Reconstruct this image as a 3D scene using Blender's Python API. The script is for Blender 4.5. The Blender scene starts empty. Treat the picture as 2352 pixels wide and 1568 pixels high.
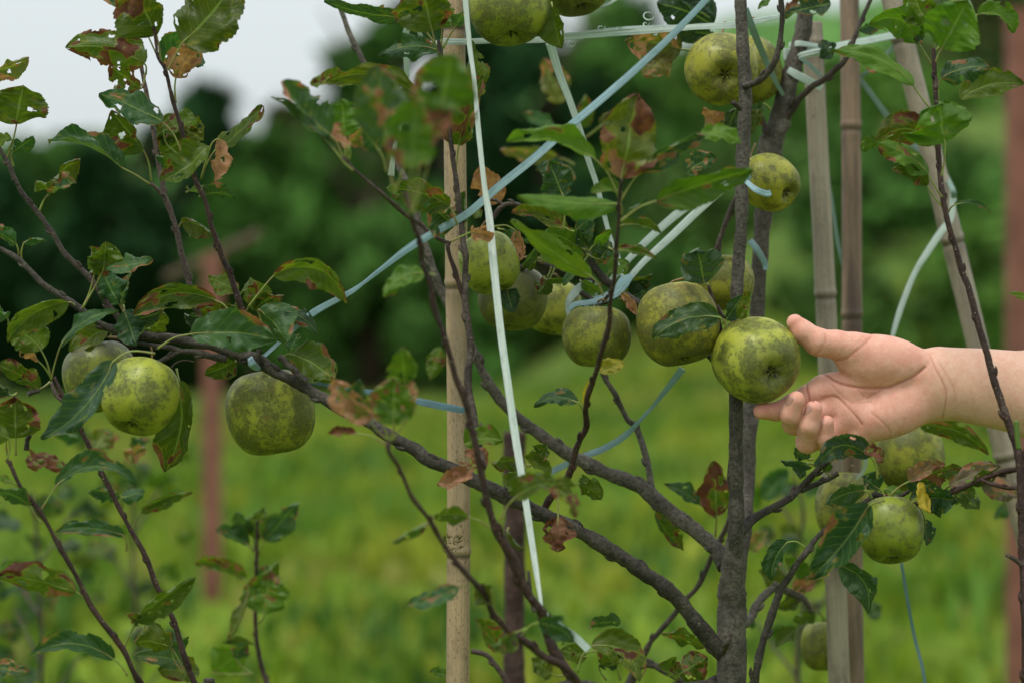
import bpy, math, random
import numpy as np
from mathutils import Vector, noise, Matrix

# ------------------------------------------------------------------ camera, sky, sun, exposure
sc = bpy.context.scene
C = sc.collection
CAM_Z = 1.10
FOC = 2.0
K = 36.0 / 85.0 / 2352.0           # metres per photo unit per metre of distance (85 mm lens)
cam_d = bpy.data.cameras.new('camera')
cam = bpy.data.objects.new('camera', cam_d)
C.objects.link(cam)
cam.location = (0, 0, CAM_Z)
cam.rotation_euler = (math.radians(90), 0, 0)
cam_d.lens = 85
cam_d.sensor_width = 36
cam_d.clip_start = 0.05
cam_d.clip_end = 2000
cam_d.dof.use_dof = True
cam_d.dof.focus_distance = FOC
cam_d.dof.aperture_fstop = 3.5
sc.camera = cam

SUN_DIR = Vector((-0.30, -0.34, 1.0)).normalized()
world = bpy.data.worlds.new('World')
sc.world = world
world.use_nodes = True
wn, wl = world.node_tree.nodes, world.node_tree.links
bg = wn['Background']
sky = wn.new('ShaderNodeTexSky')
sky.sky_type = 'NISHITA'
sky.sun_disc = False
sky.sun_elevation = math.asin(SUN_DIR.z)
sky.sun_rotation = math.atan2(SUN_DIR.x, SUN_DIR.y)
sky.air_density = 1.0
sky.dust_density = 6.0
sky.ozone_density = 1.0
hs = wn.new('ShaderNodeHueSaturation')      # thin overcast: the blue is washed out all over the sky
hs.inputs['Saturation'].default_value = 0.28
wl.new(sky.outputs[0], hs.inputs['Color'])
# the cloud layer: an even white veil, lighter overhead as every overcast sky is
tc = wn.new('ShaderNodeTexCoord'); sx = wn.new('ShaderNodeSeparateXYZ'); wl.new(tc.outputs['Generated'], sx.inputs[0])
mr = wn.new('ShaderNodeMapRange'); mr.inputs[1].default_value = 0.0; mr.inputs[2].default_value = 1.0; mr.inputs[3].default_value = 5.4; mr.inputs[4].default_value = 11.0
wl.new(sx.outputs[2], mr.inputs[0])
veil = wn.new('ShaderNodeMix'); veil.data_type = 'RGBA'; veil.blend_type = 'MULTIPLY'; veil.inputs[0].default_value = 1.0
veil.inputs[6].default_value = (0.90, 0.98, 1.0, 1)
wl.new(mr.outputs[0], veil.inputs[7])
mixs = wn.new('ShaderNodeMix'); mixs.data_type = 'RGBA'; mixs.inputs[0].default_value = 0.8
wl.new(hs.outputs[0], mixs.inputs[6]); wl.new(veil.outputs[2], mixs.inputs[7])
wl.new(mixs.outputs[2], bg.inputs[0])
bg.inputs[1].default_value = 0.12
sd = bpy.data.lights.new('sun', 'SUN')
sd.energy = 1.5
sd.angle = math.radians(11)
sd.color = (1.0, 0.97, 0.92)
sun = bpy.data.objects.new('sun', sd)
C.objects.link(sun)
sun.rotation_euler = SUN_DIR.to_track_quat('Z', 'Y').to_euler()
sun.location = (-3, -3, 8)
sc.view_settings.view_transform = 'Standard'
sc.view_settings.look = 'None'
sc.view_settings.gamma = 1
sc.view_settings.use_curve_mapping = False
sc.view_settings.exposure = 0.36
sc.cycles.max_bounces = 8
sc.cycles.transparent_max_bounces = 12
sc.cycles.use_denoising = True

RNG = random.Random(7)


def P(u, v, d=0.0):
    """a point of the place: u, v across the view, d metres beyond the focus distance"""
    Y = FOC + d
    return Vector(((u - 1176) * K * Y, Y, CAM_Z - (v - 784) * K * Y))


TILES = {}
for ci, cn in enumerate('abcd'):
    for ri in range(3):
        TILES[cn + str(ri + 1)] = (ci * 574.2, ri * 516.8, 0.3296)
TILES['q'] = (1550.3, 0, 0.3408)
TILES['h'] = (1607.8, 689.1, 0.2563)
TILES['r'] = (2067.0, 918.7, 0.4140)
TILES['k'] = (1091.0, 459.4, 0.2197)
TILES['z'] = (0, 0, 1.0)


def TP(tile, xy):
    x0, y0, s = TILES[tile]
    return x0 + xy[0] * s, y0 + xy[1] * s


# ------------------------------------------------------------------ linking and tagging
def link(name, me, mat=None, parent=None):
    o = bpy.data.objects.new(name, me)
    C.objects.link(o)
    if mat is not None:
        for m in (mat if isinstance(mat, (list, tuple)) else [mat]):
            me.materials.append(m)
    if parent is not None:
        o.parent = parent
    return o


def tag(o, label=None, cat=None, group=None, kind=None):
    if label: o['label'] = label
    if cat: o['category'] = cat
    if group: o['group'] = group
    if kind: o['kind'] = kind
    return o


def empty(name, label, cat, group=None):
    o = bpy.data.objects.new(name, None)
    o.empty_display_size = 0.05
    C.objects.link(o)
    return tag(o, label, cat, group)


def mesh(name, V, F, smooth=True, uv=None, attrs=None, midx=None):
    me = bpy.data.meshes.new(name)
    me.from_pydata([tuple(v) for v in V], [], [tuple(f) for f in F])
    if smooth:
        me.polygons.foreach_set('use_smooth', [True] * len(me.polygons))
    if uv is not None:
        l = me.uv_layers.new(name='UVMap')
        idx = np.empty(len(me.loops), dtype=np.int32)
        me.loops.foreach_get('vertex_index', idx)
        l.data.foreach_set('uv', np.array(uv, dtype=np.float32)[idx].ravel())
    if attrs:
        for k, (typ, vals) in attrs.items():
            if typ == 'F':
                a = me.attributes.new(k, 'FLOAT', 'POINT')
                a.data.foreach_set('value', np.array(vals, dtype=np.float32))
            else:
                a = me.attributes.new(k, 'FLOAT_COLOR', 'POINT')
                a.data.foreach_set('color', np.array(vals, dtype=np.float32).ravel())
    if midx is not None:
        me.polygons.foreach_set('material_index', midx)
    me.update()
    return me


# ------------------------------------------------------------------ node helpers
def new_mat(name, rough=0.6, spec=0.3):
    m = bpy.data.materials.new(name)
    m.use_nodes = True
    nt = m.node_tree
    b = nt.nodes['Principled BSDF']
    b.inputs['Roughness'].default_value = rough
    b.inputs['Specular IOR Level'].default_value = spec
    return m, nt, b


class N:
    """a small node-tree writer"""
    def __init__(s, nt): s.nt = nt
    def node(s, t, **k):
        n = s.nt.nodes.new(t)
        for a, v in k.items(): setattr(n, a, v)
        return n
    def put(s, sock, v):
        if isinstance(v, bpy.types.NodeSocket): s.nt.links.new(v, sock)
        elif isinstance(v, (tuple, list)) and len(v) == 3 and sock.type == 'RGBA': sock.default_value = (*v, 1)
        else: sock.default_value = v
    def math(s, op, a, b=0.0, clamp=False):
        n = s.node('ShaderNodeMath', operation=op, use_clamp=clamp)
        s.put(n.inputs[0], a); s.put(n.inputs[1], b)
        return n.outputs[0]
    def mix(s, f, a, b, mode='MIX'):
        n = s.node('ShaderNodeMix', data_type='RGBA', blend_type=mode)
        s.put(n.inputs[0], f); s.put(n.inputs[6], a); s.put(n.inputs[7], b)
        return n.outputs[2]
    def noise(s, vec, scale, detail=4, rough=0.55, w=None, dist=0.0):
        n = s.node('ShaderNodeTexNoise')
        if w is not None:
            n.noise_dimensions = '4D'; n.inputs['W'].default_value = w
        s.put(n.inputs['Vector'], vec)
        n.inputs['Scale'].default_value = scale; n.inputs['Detail'].default_value = detail
        n.inputs['Roughness'].default_value = rough; n.inputs['Distortion'].default_value = dist
        return n.outputs['Fac']
    def ramp(s, f, lo, hi):
        n = s.node('ShaderNodeMapRange', interpolation_type='SMOOTHSTEP')
        s.put(n.inputs[0], f); n.inputs[1].default_value = lo; n.inputs[2].default_value = hi
        return n.outputs[0]
    def vor(s, vec, scale):
        n = s.node('ShaderNodeTexVoronoi')
        s.put(n.inputs['Vector'], vec); n.inputs['Scale'].default_value = scale
        return n.outputs['Distance']
    def mapv(s, vec, sx, sy, sz):
        n = s.node('ShaderNodeMapping')
        s.put(n.inputs[0], vec); n.inputs['Scale'].default_value = (sx, sy, sz)
        return n.outputs[0]
    def obj(s): return s.node('ShaderNodeTexCoord').outputs['Object']
    def uv(s): return s.node('ShaderNodeTexCoord').outputs['UV']
    def attr(s, name): return s.node('ShaderNodeAttribute', attribute_name=name)
    def bump(s, b, h, strength=0.4, dist=0.001):
        n = s.node('ShaderNodeBump')
        n.inputs['Strength'].default_value = strength; n.inputs['Distance'].default_value = dist
        s.put(n.inputs['Height'], h); s.nt.links.new(n.outputs[0], b.inputs['Normal'])


# ------------------------------------------------------------------ materials
def bark_mat(name, c1, c2, dots, grain=240, dotscale=210, rough=0.72):
    c1 = tuple(x * 0.68 for x in c1); c2 = tuple(x * 0.72 for x in c2)
    m, nt, b = new_mat(name, rough, 0.25)
    n = N(nt); o = n.obj(); uv = n.uv()
    big = n.ramp(n.noise(o, 45, 5), 0.35, 0.65)
    fine = n.noise(o, grain * 2.2, 6, 0.65)
    col = n.mix(big, c1, c2)
    col = n.mix(n.math('MULTIPLY', n.ramp(fine, 0.42, 0.66), 0.75), col, tuple(x * 0.36 for x in c1))
    lichen = n.math('MULTIPLY', n.ramp(n.noise(o, 70, 6, 0.7, w=3.3), 0.58, 0.7), 0.45)
    col = n.mix(lichen, col, (0.22, 0.20, 0.16))
    v = n.vor(n.mapv(uv, 1, 1, 1), 1.0)
    d = n.math('SUBTRACT', 1.0, n.ramp(n.vor(o, dotscale), 0.14, 0.26))
    d = n.math('MULTIPLY', d, n.ramp(n.noise(o, 140, 3, w=9.0), 0.48, 0.66))
    blot = n.ramp(n.noise(o, 95, 6, 0.72, w=6.0), 0.50, 0.66)
    col = n.mix(n.math('MULTIPLY', blot, 0.6), col, tuple(x * 0.38 for x in c1))
    d = n.math('MULTIPLY', d, dots)
    col = n.mix(d, col, (0.50, 0.40, 0.24))
    n.put(b.inputs['Base Color'], col)
    h = n.math('ADD', n.math('MULTIPLY', fine, 0.8), n.math('MULTIPLY', d, 0.6))
    rings = n.noise(n.mapv(uv, 2.0, 160, 1), 1.0, 4, 0.6)
    h = n.math('ADD', h, n.math('MULTIPLY', rings, 0.7))
    n.bump(b, h, 1.0, 0.0016)
    return m


BARK_OLD = bark_mat('bark_grey', (0.105, 0.092, 0.072), (0.195, 0.172, 0.136), 0.35, 150, 360)
BARK_STEM = bark_mat('bark_trunk', (0.082, 0.072, 0.056), (0.155, 0.136, 0.108), 0.4, 160, 340)
BARK_DARK = bark_mat('bark_dark', (0.060, 0.052, 0.040), (0.115, 0.100, 0.078), 0.38, 170, 340)
BARK_TWIG = bark_mat('bark_shoot', (0.050, 0.026, 0.020), (0.095, 0.050, 0.036), 0.75, 220, 380, 0.5)
BARK_PALE = bark_mat('bark_pale_shoot', (0.12, 0.082, 0.068), (0.19, 0.135, 0.11), 0.6, 220, 380, 0.6)
BARK_MID = bark_mat('bark_branch', (0.070, 0.052, 0.040), (0.125, 0.095, 0.072), 0.55, 200, 380, 0.62)
BARK_STAKE = bark_mat('wood_stake', (0.075, 0.042, 0.036), (0.13, 0.078, 0.062), 0.2, 90, 60, 0.8)


def leaf_mat():
    m, nt, b = new_mat('leaf', 0.42, 0.26)
    n = N(nt)
    tint = n.attr('tint').outputs['Color']
    brown = n.attr('brown').outputs['Fac']
    tan = n.attr('tan').outputs['Fac']
    uv = n.uv(); o = n.obj()
    sep = n.node('ShaderNodeSeparateXYZ'); n.put(sep.inputs[0], uv)
    x = n.math('ABSOLUTE', n.math('SUBTRACT', sep.outputs[0], 0.5))
    t = sep.outputs[1]
    # midrib and side veins
    mid = n.math('SUBTRACT', 1.0, n.ramp(x, 0.012, 0.030))
    s = n.math('SUBTRACT', n.math('MULTIPLY', t, 9.0), n.math('MULTIPLY', x, 4.6))
    wob = n.math('MULTIPLY', n.noise(uv, 6, 2), 0.35)
    fr = n.math('ABSOLUTE', n.math('SUBTRACT', n.math('FRACT', n.math('ADD', s, wob)), 0.5))
    side = n.math('SUBTRACT', 1.0, n.ramp(fr, 0.02, 0.09))
    vein = n.math('MAXIMUM', mid, n.math('MULTIPLY', side, 0.45))
    net = n.vor(n.mapv(uv, 0.6, 1, 1), 42)
    col = n.mix(n.ramp(n.noise(o, 60, 4), 0.3, 0.7), tint, n.mix(1.0, tint, (1.45, 1.25, 1.1), 'MULTIPLY'))
    geo = n.node('ShaderNodeNewGeometry')
    back = n.mix(0.45, col, (0.13, 0.19, 0.085))
    col = n.mix(geo.outputs['Backfacing'], col, back)
    col = n.mix(n.math('MULTIPLY', vein, 0.60), col, (0.19, 0.27, 0.06))
    # small spots on green
    sp = n.ramp(n.noise(o, 420, 3, 0.7), 0.66, 0.72)
    col = n.mix(n.math('MULTIPLY', sp, 0.6), col, (0.09, 0.05, 0.02))
    # scorched areas
    fn = n.math('MULTIPLY', n.math('SUBTRACT', n.noise(o, 260, 5, 0.7), 0.5), 0.55)
    bb = n.ramp(n.math('ADD', brown, fn), 0.44, 0.56)
    dk = n.mix(n.ramp(n.noise(o, 90, 4), 0.35, 0.65), (0.060, 0.020, 0.012), (0.145, 0.050, 0.026))
    tn = n.mix(n.ramp(n.noise(o, 120, 5), 0.35, 0.65), (0.42, 0.22, 0.135), (0.28, 0.125, 0.070))
    bc = n.mix(tan, dk, tn)
    bc = n.mix(n.math('MULTIPLY', vein, 0.25), bc, (0.05, 0.025, 0.015))
    # yellow rim round the scorch
    rim = n.ramp(n.math('ADD', brown, fn), 0.22, 0.44)
    col = n.mix(n.math('MULTIPLY', rim, 0.35), col, (0.25, 0.22, 0.02))
    col = n.mix(bb, col, bc)
    n.put(b.inputs['Base Color'], col)
    n.put(b.inputs['Roughness'], n.math('ADD', n.math('MULTIPLY', bb, 0.3), 0.40))
    h = n.math('ADD', n.math('MULTIPLY', vein, -0.8), n.math('MULTIPLY', net, 0.5))
    h = n.math('ADD', h, n.math('MULTIPLY', n.noise(o, 400, 4), 0.3))
    n.bump(b, h, 0.5, 0.0008)
    tr = n.node('ShaderNodeBsdfTranslucent')
    n.put(tr.inputs[0], n.mix(1.0, col, (1.5, 1.7, 0.7), 'MULTIPLY'))
    mx = n.node('ShaderNodeMixShader')
    mx.inputs[0].default_value = 0.34
    nt.links.new(b.outputs[0], mx.inputs[1]); nt.links.new(tr.outputs[0], mx.inputs[2])
    nt.links.new(mx.outputs[0], nt.nodes['Material Output'].inputs[0])
    return m


LEAF = leaf_mat()


def petiole_mat():
    m, nt, b = new_mat('petiole', 0.45, 0.4)
    n = N(nt)
    n.put(b.inputs['Base Color'], n.mix(n.ramp(n.noise(n.obj(), 120, 3), 0.35, 0.7), (0.19, 0.26, 0.045), (0.20, 0.15, 0.05)))
    return m


PETIOLE = petiole_mat()


def apple_mat(name, seed, green, russet, sooty, topsoot):
    m, nt, b = new_mat(name, 0.44, 0.36)
    n = N(nt); o = n.obj()
    sep = n.node('ShaderNodeSeparateXYZ'); n.put(sep.inputs[0], o)
    z = n.math('DIVIDE', sep.outputs[2], 0.035)
    a = n.noise(o, 55, 5, 0.6, w=seed)
    bl = n.noise(o, 215, 7, 0.72, w=seed + 5, dist=0.8)
    green = tuple(c * k for c, k in zip(green, (0.64, 0.63, 0.70)))
    col = n.mix(n.ramp(a, 0.35, 0.65), green, tuple(c * k for c, k in zip(green, (0.52, 0.60, 0.6))))
    # fine mottling, broken up into flakes
    mot = n.ramp(n.math('ADD', bl, n.math('MULTIPLY', n.math('SUBTRACT', a, 0.5), 0.9)), 0.54 - russet * 0.16, 0.61 - russet * 0.11)
    fl = n.ramp(n.noise(o, 420, 5, 0.75, w=seed + 2), 0.36, 0.62)
    mot = n.math('MULTIPLY', mot, n.math('ADD', n.math('MULTIPLY', fl, 0.6), 0.30))
    col = n.mix(n.math('MULTIPLY', mot, 0.92), col, (0.070, 0.066, 0.016))
    br = n.ramp(n.noise(o, 70, 5, 0.65, w=seed + 8), 0.56, 0.70)
    col = n.mix(n.math('MULTIPLY', br, 0.5 * russet), col, (0.20, 0.125, 0.030))
    # sooty bloom, heavier towards the stalk
    so = n.math('ADD', n.noise(o, 42, 6, 0.7, w=seed + 3), n.math('MULTIPLY', n.math('MAXIMUM', z, -0.2), 0.24 * topsoot))
    so = n.ramp(so, 0.66 - sooty * 0.12, 0.80 - sooty * 0.10)
    so = n.math('MULTIPLY', so, n.math('ADD', n.math('MULTIPLY', n.ramp(n.noise(o, 600, 3, 0.7, w=seed), 0.3, 0.6), 0.4), 0.6))
    col = n.mix(n.math('MULTIPLY', so, 0.80), col, (0.088, 0.092, 0.048))
    eye = n.math('SUBTRACT', 1.0, n.ramp(z, -0.98, -0.62))
    col = n.mix(n.math('MULTIPLY', eye, 0.55), col, (0.08, 0.075, 0.03))
    # lenticels
    d = n.math('SUBTRACT', 1.0, n.ramp(n.vor(o, 330), 0.14, 0.22))
    d = n.math('MULTIPLY', d, n.ramp(n.noise(o, 110, 2, w=seed + 1), 0.4, 0.6))
    col = n.mix(n.math('MULTIPLY', d, 0.75), col, (0.05, 0.045, 0.018))
    fl2 = n.ramp(n.noise(o, 900, 3, 0.8, w=seed + 6), 0.58, 0.68)
    col = n.mix(n.math('MULTIPLY', fl2, n.math('MULTIPLY', a, 0.55)), col, (0.10, 0.10, 0.03))
    n.put(b.inputs['Base Color'], col)
    n.put(b.inputs['Roughness'], n.math('ADD', 0.42, n.math('MULTIPLY', mot, 0.22)))
    h = n.math('ADD', n.math('MULTIPLY', mot, 0.5), n.math('MULTIPLY', n.noise(o, 500, 4, 0.6), 0.5))
    n.bump(b, h, 0.28, 0.0005)
    return m


def plain(name, c, rough=0.6, spec=0.3, var=0.25, scale=150):
    m, nt, b = new_mat(name, rough, spec)
    n = N(nt)
    n.put(b.inputs['Base Color'], n.mix(n.ramp(n.noise(n.obj(), scale, 4), 0.35, 0.65), tuple(x * (1 - var) for x in c), tuple(x * (1 + var) for x in c)))
    return m


STALK = plain('apple_stalk', (0.20, 0.13, 0.05), 0.6)
CALYX = plain('calyx', (0.045, 0.04, 0.03), 0.8)


def strap_mat(name, c1, c2):
    m, nt, b = new_mat(name, 0.38, 0.5)
    n = N(nt); uv = n.uv()
    st = n.noise(n.mapv(uv, 34, 0.9, 1), 1.0, 4, 0.65)
    wide = n.noise(n.mapv(uv, 3.0, 9, 1), 1.0, 3, 0.6)
    col = n.mix(n.ramp(st, 0.3, 0.7), c1, c2)
    col = n.mix(n.math('MULTIPLY', n.ramp(wide, 0.5, 0.75), 0.35), col, tuple(x * 0.45 for x in c1))
    dirt = n.ramp(n.noise(n.obj(), 900, 3, 0.7), 0.70, 0.76)
    col = n.mix(n.math('MULTIPLY', dirt, 0.7), col, (0.03, 0.03, 0.025))
    n.put(b.inputs['Base Color'], col)
    n.bump(b, n.math('ADD', st, n.math('MULTIPLY', wide, 0.6)), 0.8, 0.0012)
    tr = n.node('ShaderNodeBsdfTranslucent'); n.put(tr.inputs[0], col)
    mx = n.node('ShaderNodeMixShader'); mx.inputs[0].default_value = 0.3
    nt.links.new(b.outputs[0], mx.inputs[1]); nt.links.new(tr.outputs[0], mx.inputs[2])
    nt.links.new(mx.outputs[0], nt.nodes['Material Output'].inputs[0])
    return m


MINT = strap_mat('mint_strap', (0.46, 0.62, 0.53), (0.84, 0.90, 0.85))
WHITE = strap_mat('white_strap', (0.62, 0.75, 0.66), (0.92, 0.95, 0.91))
BLUE = strap_mat('blue_strap', (0.20, 0.37, 0.42), (0.52, 0.70, 0.74))
DBLUE = strap_mat('dull_blue_strap', (0.10, 0.22, 0.27), (0.25, 0.40, 0.45))
GREENS = strap_mat('green_strap', (0.15, 0.27, 0.21), (0.30, 0.43, 0.35))


def bamboo_mat(name, c1, c2, c3, speck=0.5):
    c1 = tuple(x * 0.86 for x in c1); c2 = tuple(x * 0.78 for x in c2)
    m, nt, b = new_mat(name, 0.55, 0.35)
    n = N(nt); uv = n.uv(); o = n.obj()
    st = n.noise(n.mapv(uv, 46, 3.5, 1), 1.0, 5, 0.65)
    big = n.noise(n.mapv(uv, 3, 4.5, 1), 1.0, 4, 0.6)
    col = n.mix(n.ramp(big, 0.35, 0.65), c1, c2)
    col = n.mix(n.math('MULTIPLY', n.ramp(st, 0.42, 0.72), 0.38), col, c3)
    stain = n.ramp(n.noise(n.mapv(o, 1, 1, 0.45), 55, 6, 0.7, w=8.0), 0.50, 0.68)
    col = n.mix(n.math('MULTIPLY', stain, 0.55), col, c3)
    sp = n.ramp(n.noise(n.mapv(o, 1, 1, 0.45), 620, 5, 0.8), 0.53, 0.64)
    sp = n.math('MULTIPLY', sp, n.ramp(n.noise(o, 14, 4), 0.35, 0.6))
    col = n.mix(n.math('MULTIPLY', sp, speck), col, (0.05, 0.045, 0.02))
    bl = n.ramp(n.noise(o, 30, 5, 0.7, w=5.0), 0.62, 0.72)
    col = n.mix(n.math('MULTIPLY', bl, 0.75), col, (0.07, 0.05, 0.035))
    nd = n.attr('node').outputs['Fac']
    col = n.mix(n.math('MULTIPLY', nd, 0.85), col, (0.06, 0.042, 0.028))
    n.put(b.inputs['Base Color'], col)
    n.bump(b, n.math('ADD', st, n.math('MULTIPLY', sp, 0.3)), 0.5, 0.0012)
    return m


BAMBOO = bamboo_mat('bamboo_tan', (0.54, 0.385, 0.215), (0.40, 0.30, 0.19), (0.18, 0.125, 0.075), 0.9)
BAMBOO_G = bamboo_mat('bamboo_grey', (0.42, 0.36, 0.26), (0.29, 0.245, 0.185), (0.13, 0.105, 0.08), 0.5)
BAMBOO_B = bamboo_mat('bamboo_brown', (0.34, 0.235, 0.15), (0.14, 0.095, 0.072), (0.07, 0.048, 0.036), 0.6)


def skin_mat():
    m, nt, b = new_mat('skin', 0.48, 0.38)
    n = N(nt); o = n.obj()
    red = n.attr('red').outputs['Fac']
    crease = n.attr('crease').outputs['Fac']
    base = n.mix(red, (0.62, 0.365, 0.255), (0.66, 0.265, 0.195))
    mot = n.ramp(n.noise(o, 75, 5, 0.62), 0.32, 0.68)
    base = n.mix(n.math('MULTIPLY', mot, 0.55), base, n.mix(red, (0.72, 0.46, 0.335), (0.82, 0.44, 0.345)))
    m2 = n.ramp(n.noise(o, 190, 5, 0.7), 0.4, 0.75)
    base = n.mix(n.math('MULTIPLY', m2, 0.45), base, (0.62, 0.24, 0.165))
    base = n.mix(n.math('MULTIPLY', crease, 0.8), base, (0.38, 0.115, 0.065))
    mole = n.math('SUBTRACT', 1.0, n.ramp(n.vor(o, 42), 0.02, 0.035))
    base = n.mix(n.math('MULTIPLY', mole, 0.35), base, (0.25, 0.10, 0.06))
    n.put(b.inputs['Base Color'], base)
    b.inputs['Subsurface Weight'].default_value = 0.22
    b.inputs['Subsurface Radius'].default_value = (1.0, 0.35, 0.2)
    b.inputs['Subsurface Scale'].default_value = 0.004
    wav = n.node('ShaderNodeTexWave'); n.put(wav.inputs[0], o)
    wav.bands_direction = 'DIAGONAL'
    wav.inputs['Scale'].default_value = 520; wav.inputs['Distortion'].default_value = 7; wav.inputs['Detail'].default_value = 1; wav.inputs['Detail Scale'].default_value = 0.12
    wr = n.noise(n.mapv(o, 1.0, 1, 0.35), 330, 4, 0.6)
    pores = n.noise(o, 900, 3, 0.6)
    h = n.math('ADD', n.math('MULTIPLY', wr, 0.9), n.math('MULTIPLY', pores, 0.3))
    h = n.math('ADD', h, n.math('MULTIPLY', wav.outputs['Fac'], 0.02))
    n.bump(b, h, 0.9, 0.0008)
    return m


SKIN = skin_mat()
m_, nt_, b_ = new_mat('nail', 0.25, 0.5)
b_.inputs['Base Color'].default_value = (0.47, 0.25, 0.20, 1)
b_.inputs['Subsurface Weight'].default_value = 0.2
b_.inputs['Subsurface Radius'].default_value = (1, 0.4, 0.25)
b_.inputs['Subsurface Scale'].default_value = 0.002
NAIL = m_
RED = plain('red_oxide_paint', (0.20, 0.085, 0.058), 0.7, 0.2, 0.2, 12)
RUST = plain('brown_rail', (0.085, 0.062, 0.035), 0.7, 0.2, 0.2, 12)

# ------------------------------------------------------------------ terrain
def sm(x, a, b):
    t = min(1.0, max(0.0, (x - a) / (b - a)))
    return t * t * (3 - 2 * t)


def ground_z(x, y):
    z = 0.56 * sm(y, 0.3, 7.0)
    ang = x / max(y, 1.0)
    z += sm(ang, -0.03, 0.14) * max(0.0, y - 9) * 0.125 * sm(y, 9, 22)
    z += 0.03 * noise.noise(Vector((x * 0.6, y * 0.6, 0))) + 0.10 * noise.noise(Vector((x * 0.12, y * 0.12, 3))) * sm(y, 4, 12)
    return z


def build_ground():
    ys = list(np.concatenate([np.linspace(-6, 14, 81), np.geomspace(14.4, 900, 60)]))
    V, F = [], []
    nx = 90
    for y in ys:
        half = 7 + abs(y) * 0.9
        for i in range(nx + 1):
            s = (i / nx * 2 - 1)
            x = half * (0.45 * s + 0.55 * s ** 3)
            V.append((x, y, ground_z(x, min(y, 90.0))))
    for j in range(len(ys) - 1):
        for i in range(nx):
            a = j * (nx + 1) + i
            F.append((a, a + 1, a + nx + 2, a + nx + 1))
    m, nt, b = new_mat('meadow', 0.9, 0.1)
    n = N(nt); o = n.obj()
    a = n.ramp(n.noise(o, 0.9, 5, 0.6), 0.35, 0.65)
    col = n.mix(a, (0.175, 0.262, 0.022), (0.115, 0.195, 0.019))
    col = n.mix(n.math('MULTIPLY', n.ramp(n.noise(o, 1.7, 4, 0.6, w=4.0), 0.5, 0.66), 0.75), col, (0.21, 0.24, 0.035))
    col = n.mix(n.math('MULTIPLY', n.ramp(n.noise(o, 2.6, 4, 0.6, w=9.0), 0.56, 0.70), 0.7), col, (0.045, 0.095, 0.030))
    col = n.mix(n.math('MULTIPLY', n.ramp(n.noise(o, 40, 5, 0.7), 0.5, 0.7), 0.5), col, (0.05, 0.09, 0.02))
    # rougher, darker herbage further up the slope
    big = n.ramp(n.noise(o, 0.16, 5, 0.62, w=7.0), 0.38, 0.62)
    sy = n.node('ShaderNodeSeparateXYZ'); n.put(sy.inputs[0], o)
    far = n.ramp(sy.outputs[1], 12.0, 20.0)
    col = n.mix(n.math('MULTIPLY', far, 0.72), col, n.mix(big, (0.040, 0.085, 0.016), (0.090, 0.140, 0.026)))
    n.put(b.inputs['Base Color'], col)
    n.bump(b, n.noise(o, 40, 5), 0.8, 0.05)
    g = link('ground', mesh('ground', V, F), m)
    tag(g, kind='structure')


build_ground()


def grass_mat(name):
    m, nt, b = new_mat(name, 0.6, 0.25)
    n = N(nt); o = n.obj()
    h_ = n.attr('hue').outputs['Color']
    col = n.mix(n.math('MULTIPLY', n.ramp(n.noise(o, 30, 3), 0.4, 0.6), 0.4), h_, n.mix(1.0, h_, (0.6, 0.6, 0.6), 'MULTIPLY'))
    n.put(b.inputs['Base Color'], col)
    tr = n.node('ShaderNodeBsdfTranslucent'); n.put(tr.inputs[0], n.mix(1.0, col, (1.3, 1.4, 0.8), 'MULTIPLY'))
    mx = n.node('ShaderNodeMixShader'); mx.inputs[0].default_value = 0.35
    nt.links.new(b.outputs[0], mx.inputs[1]); nt.links.new(tr.outputs[0], mx.inputs[2])
    nt.links.new(mx.outputs[0], nt.nodes['Material Output'].inputs[0])
    return m


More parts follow.
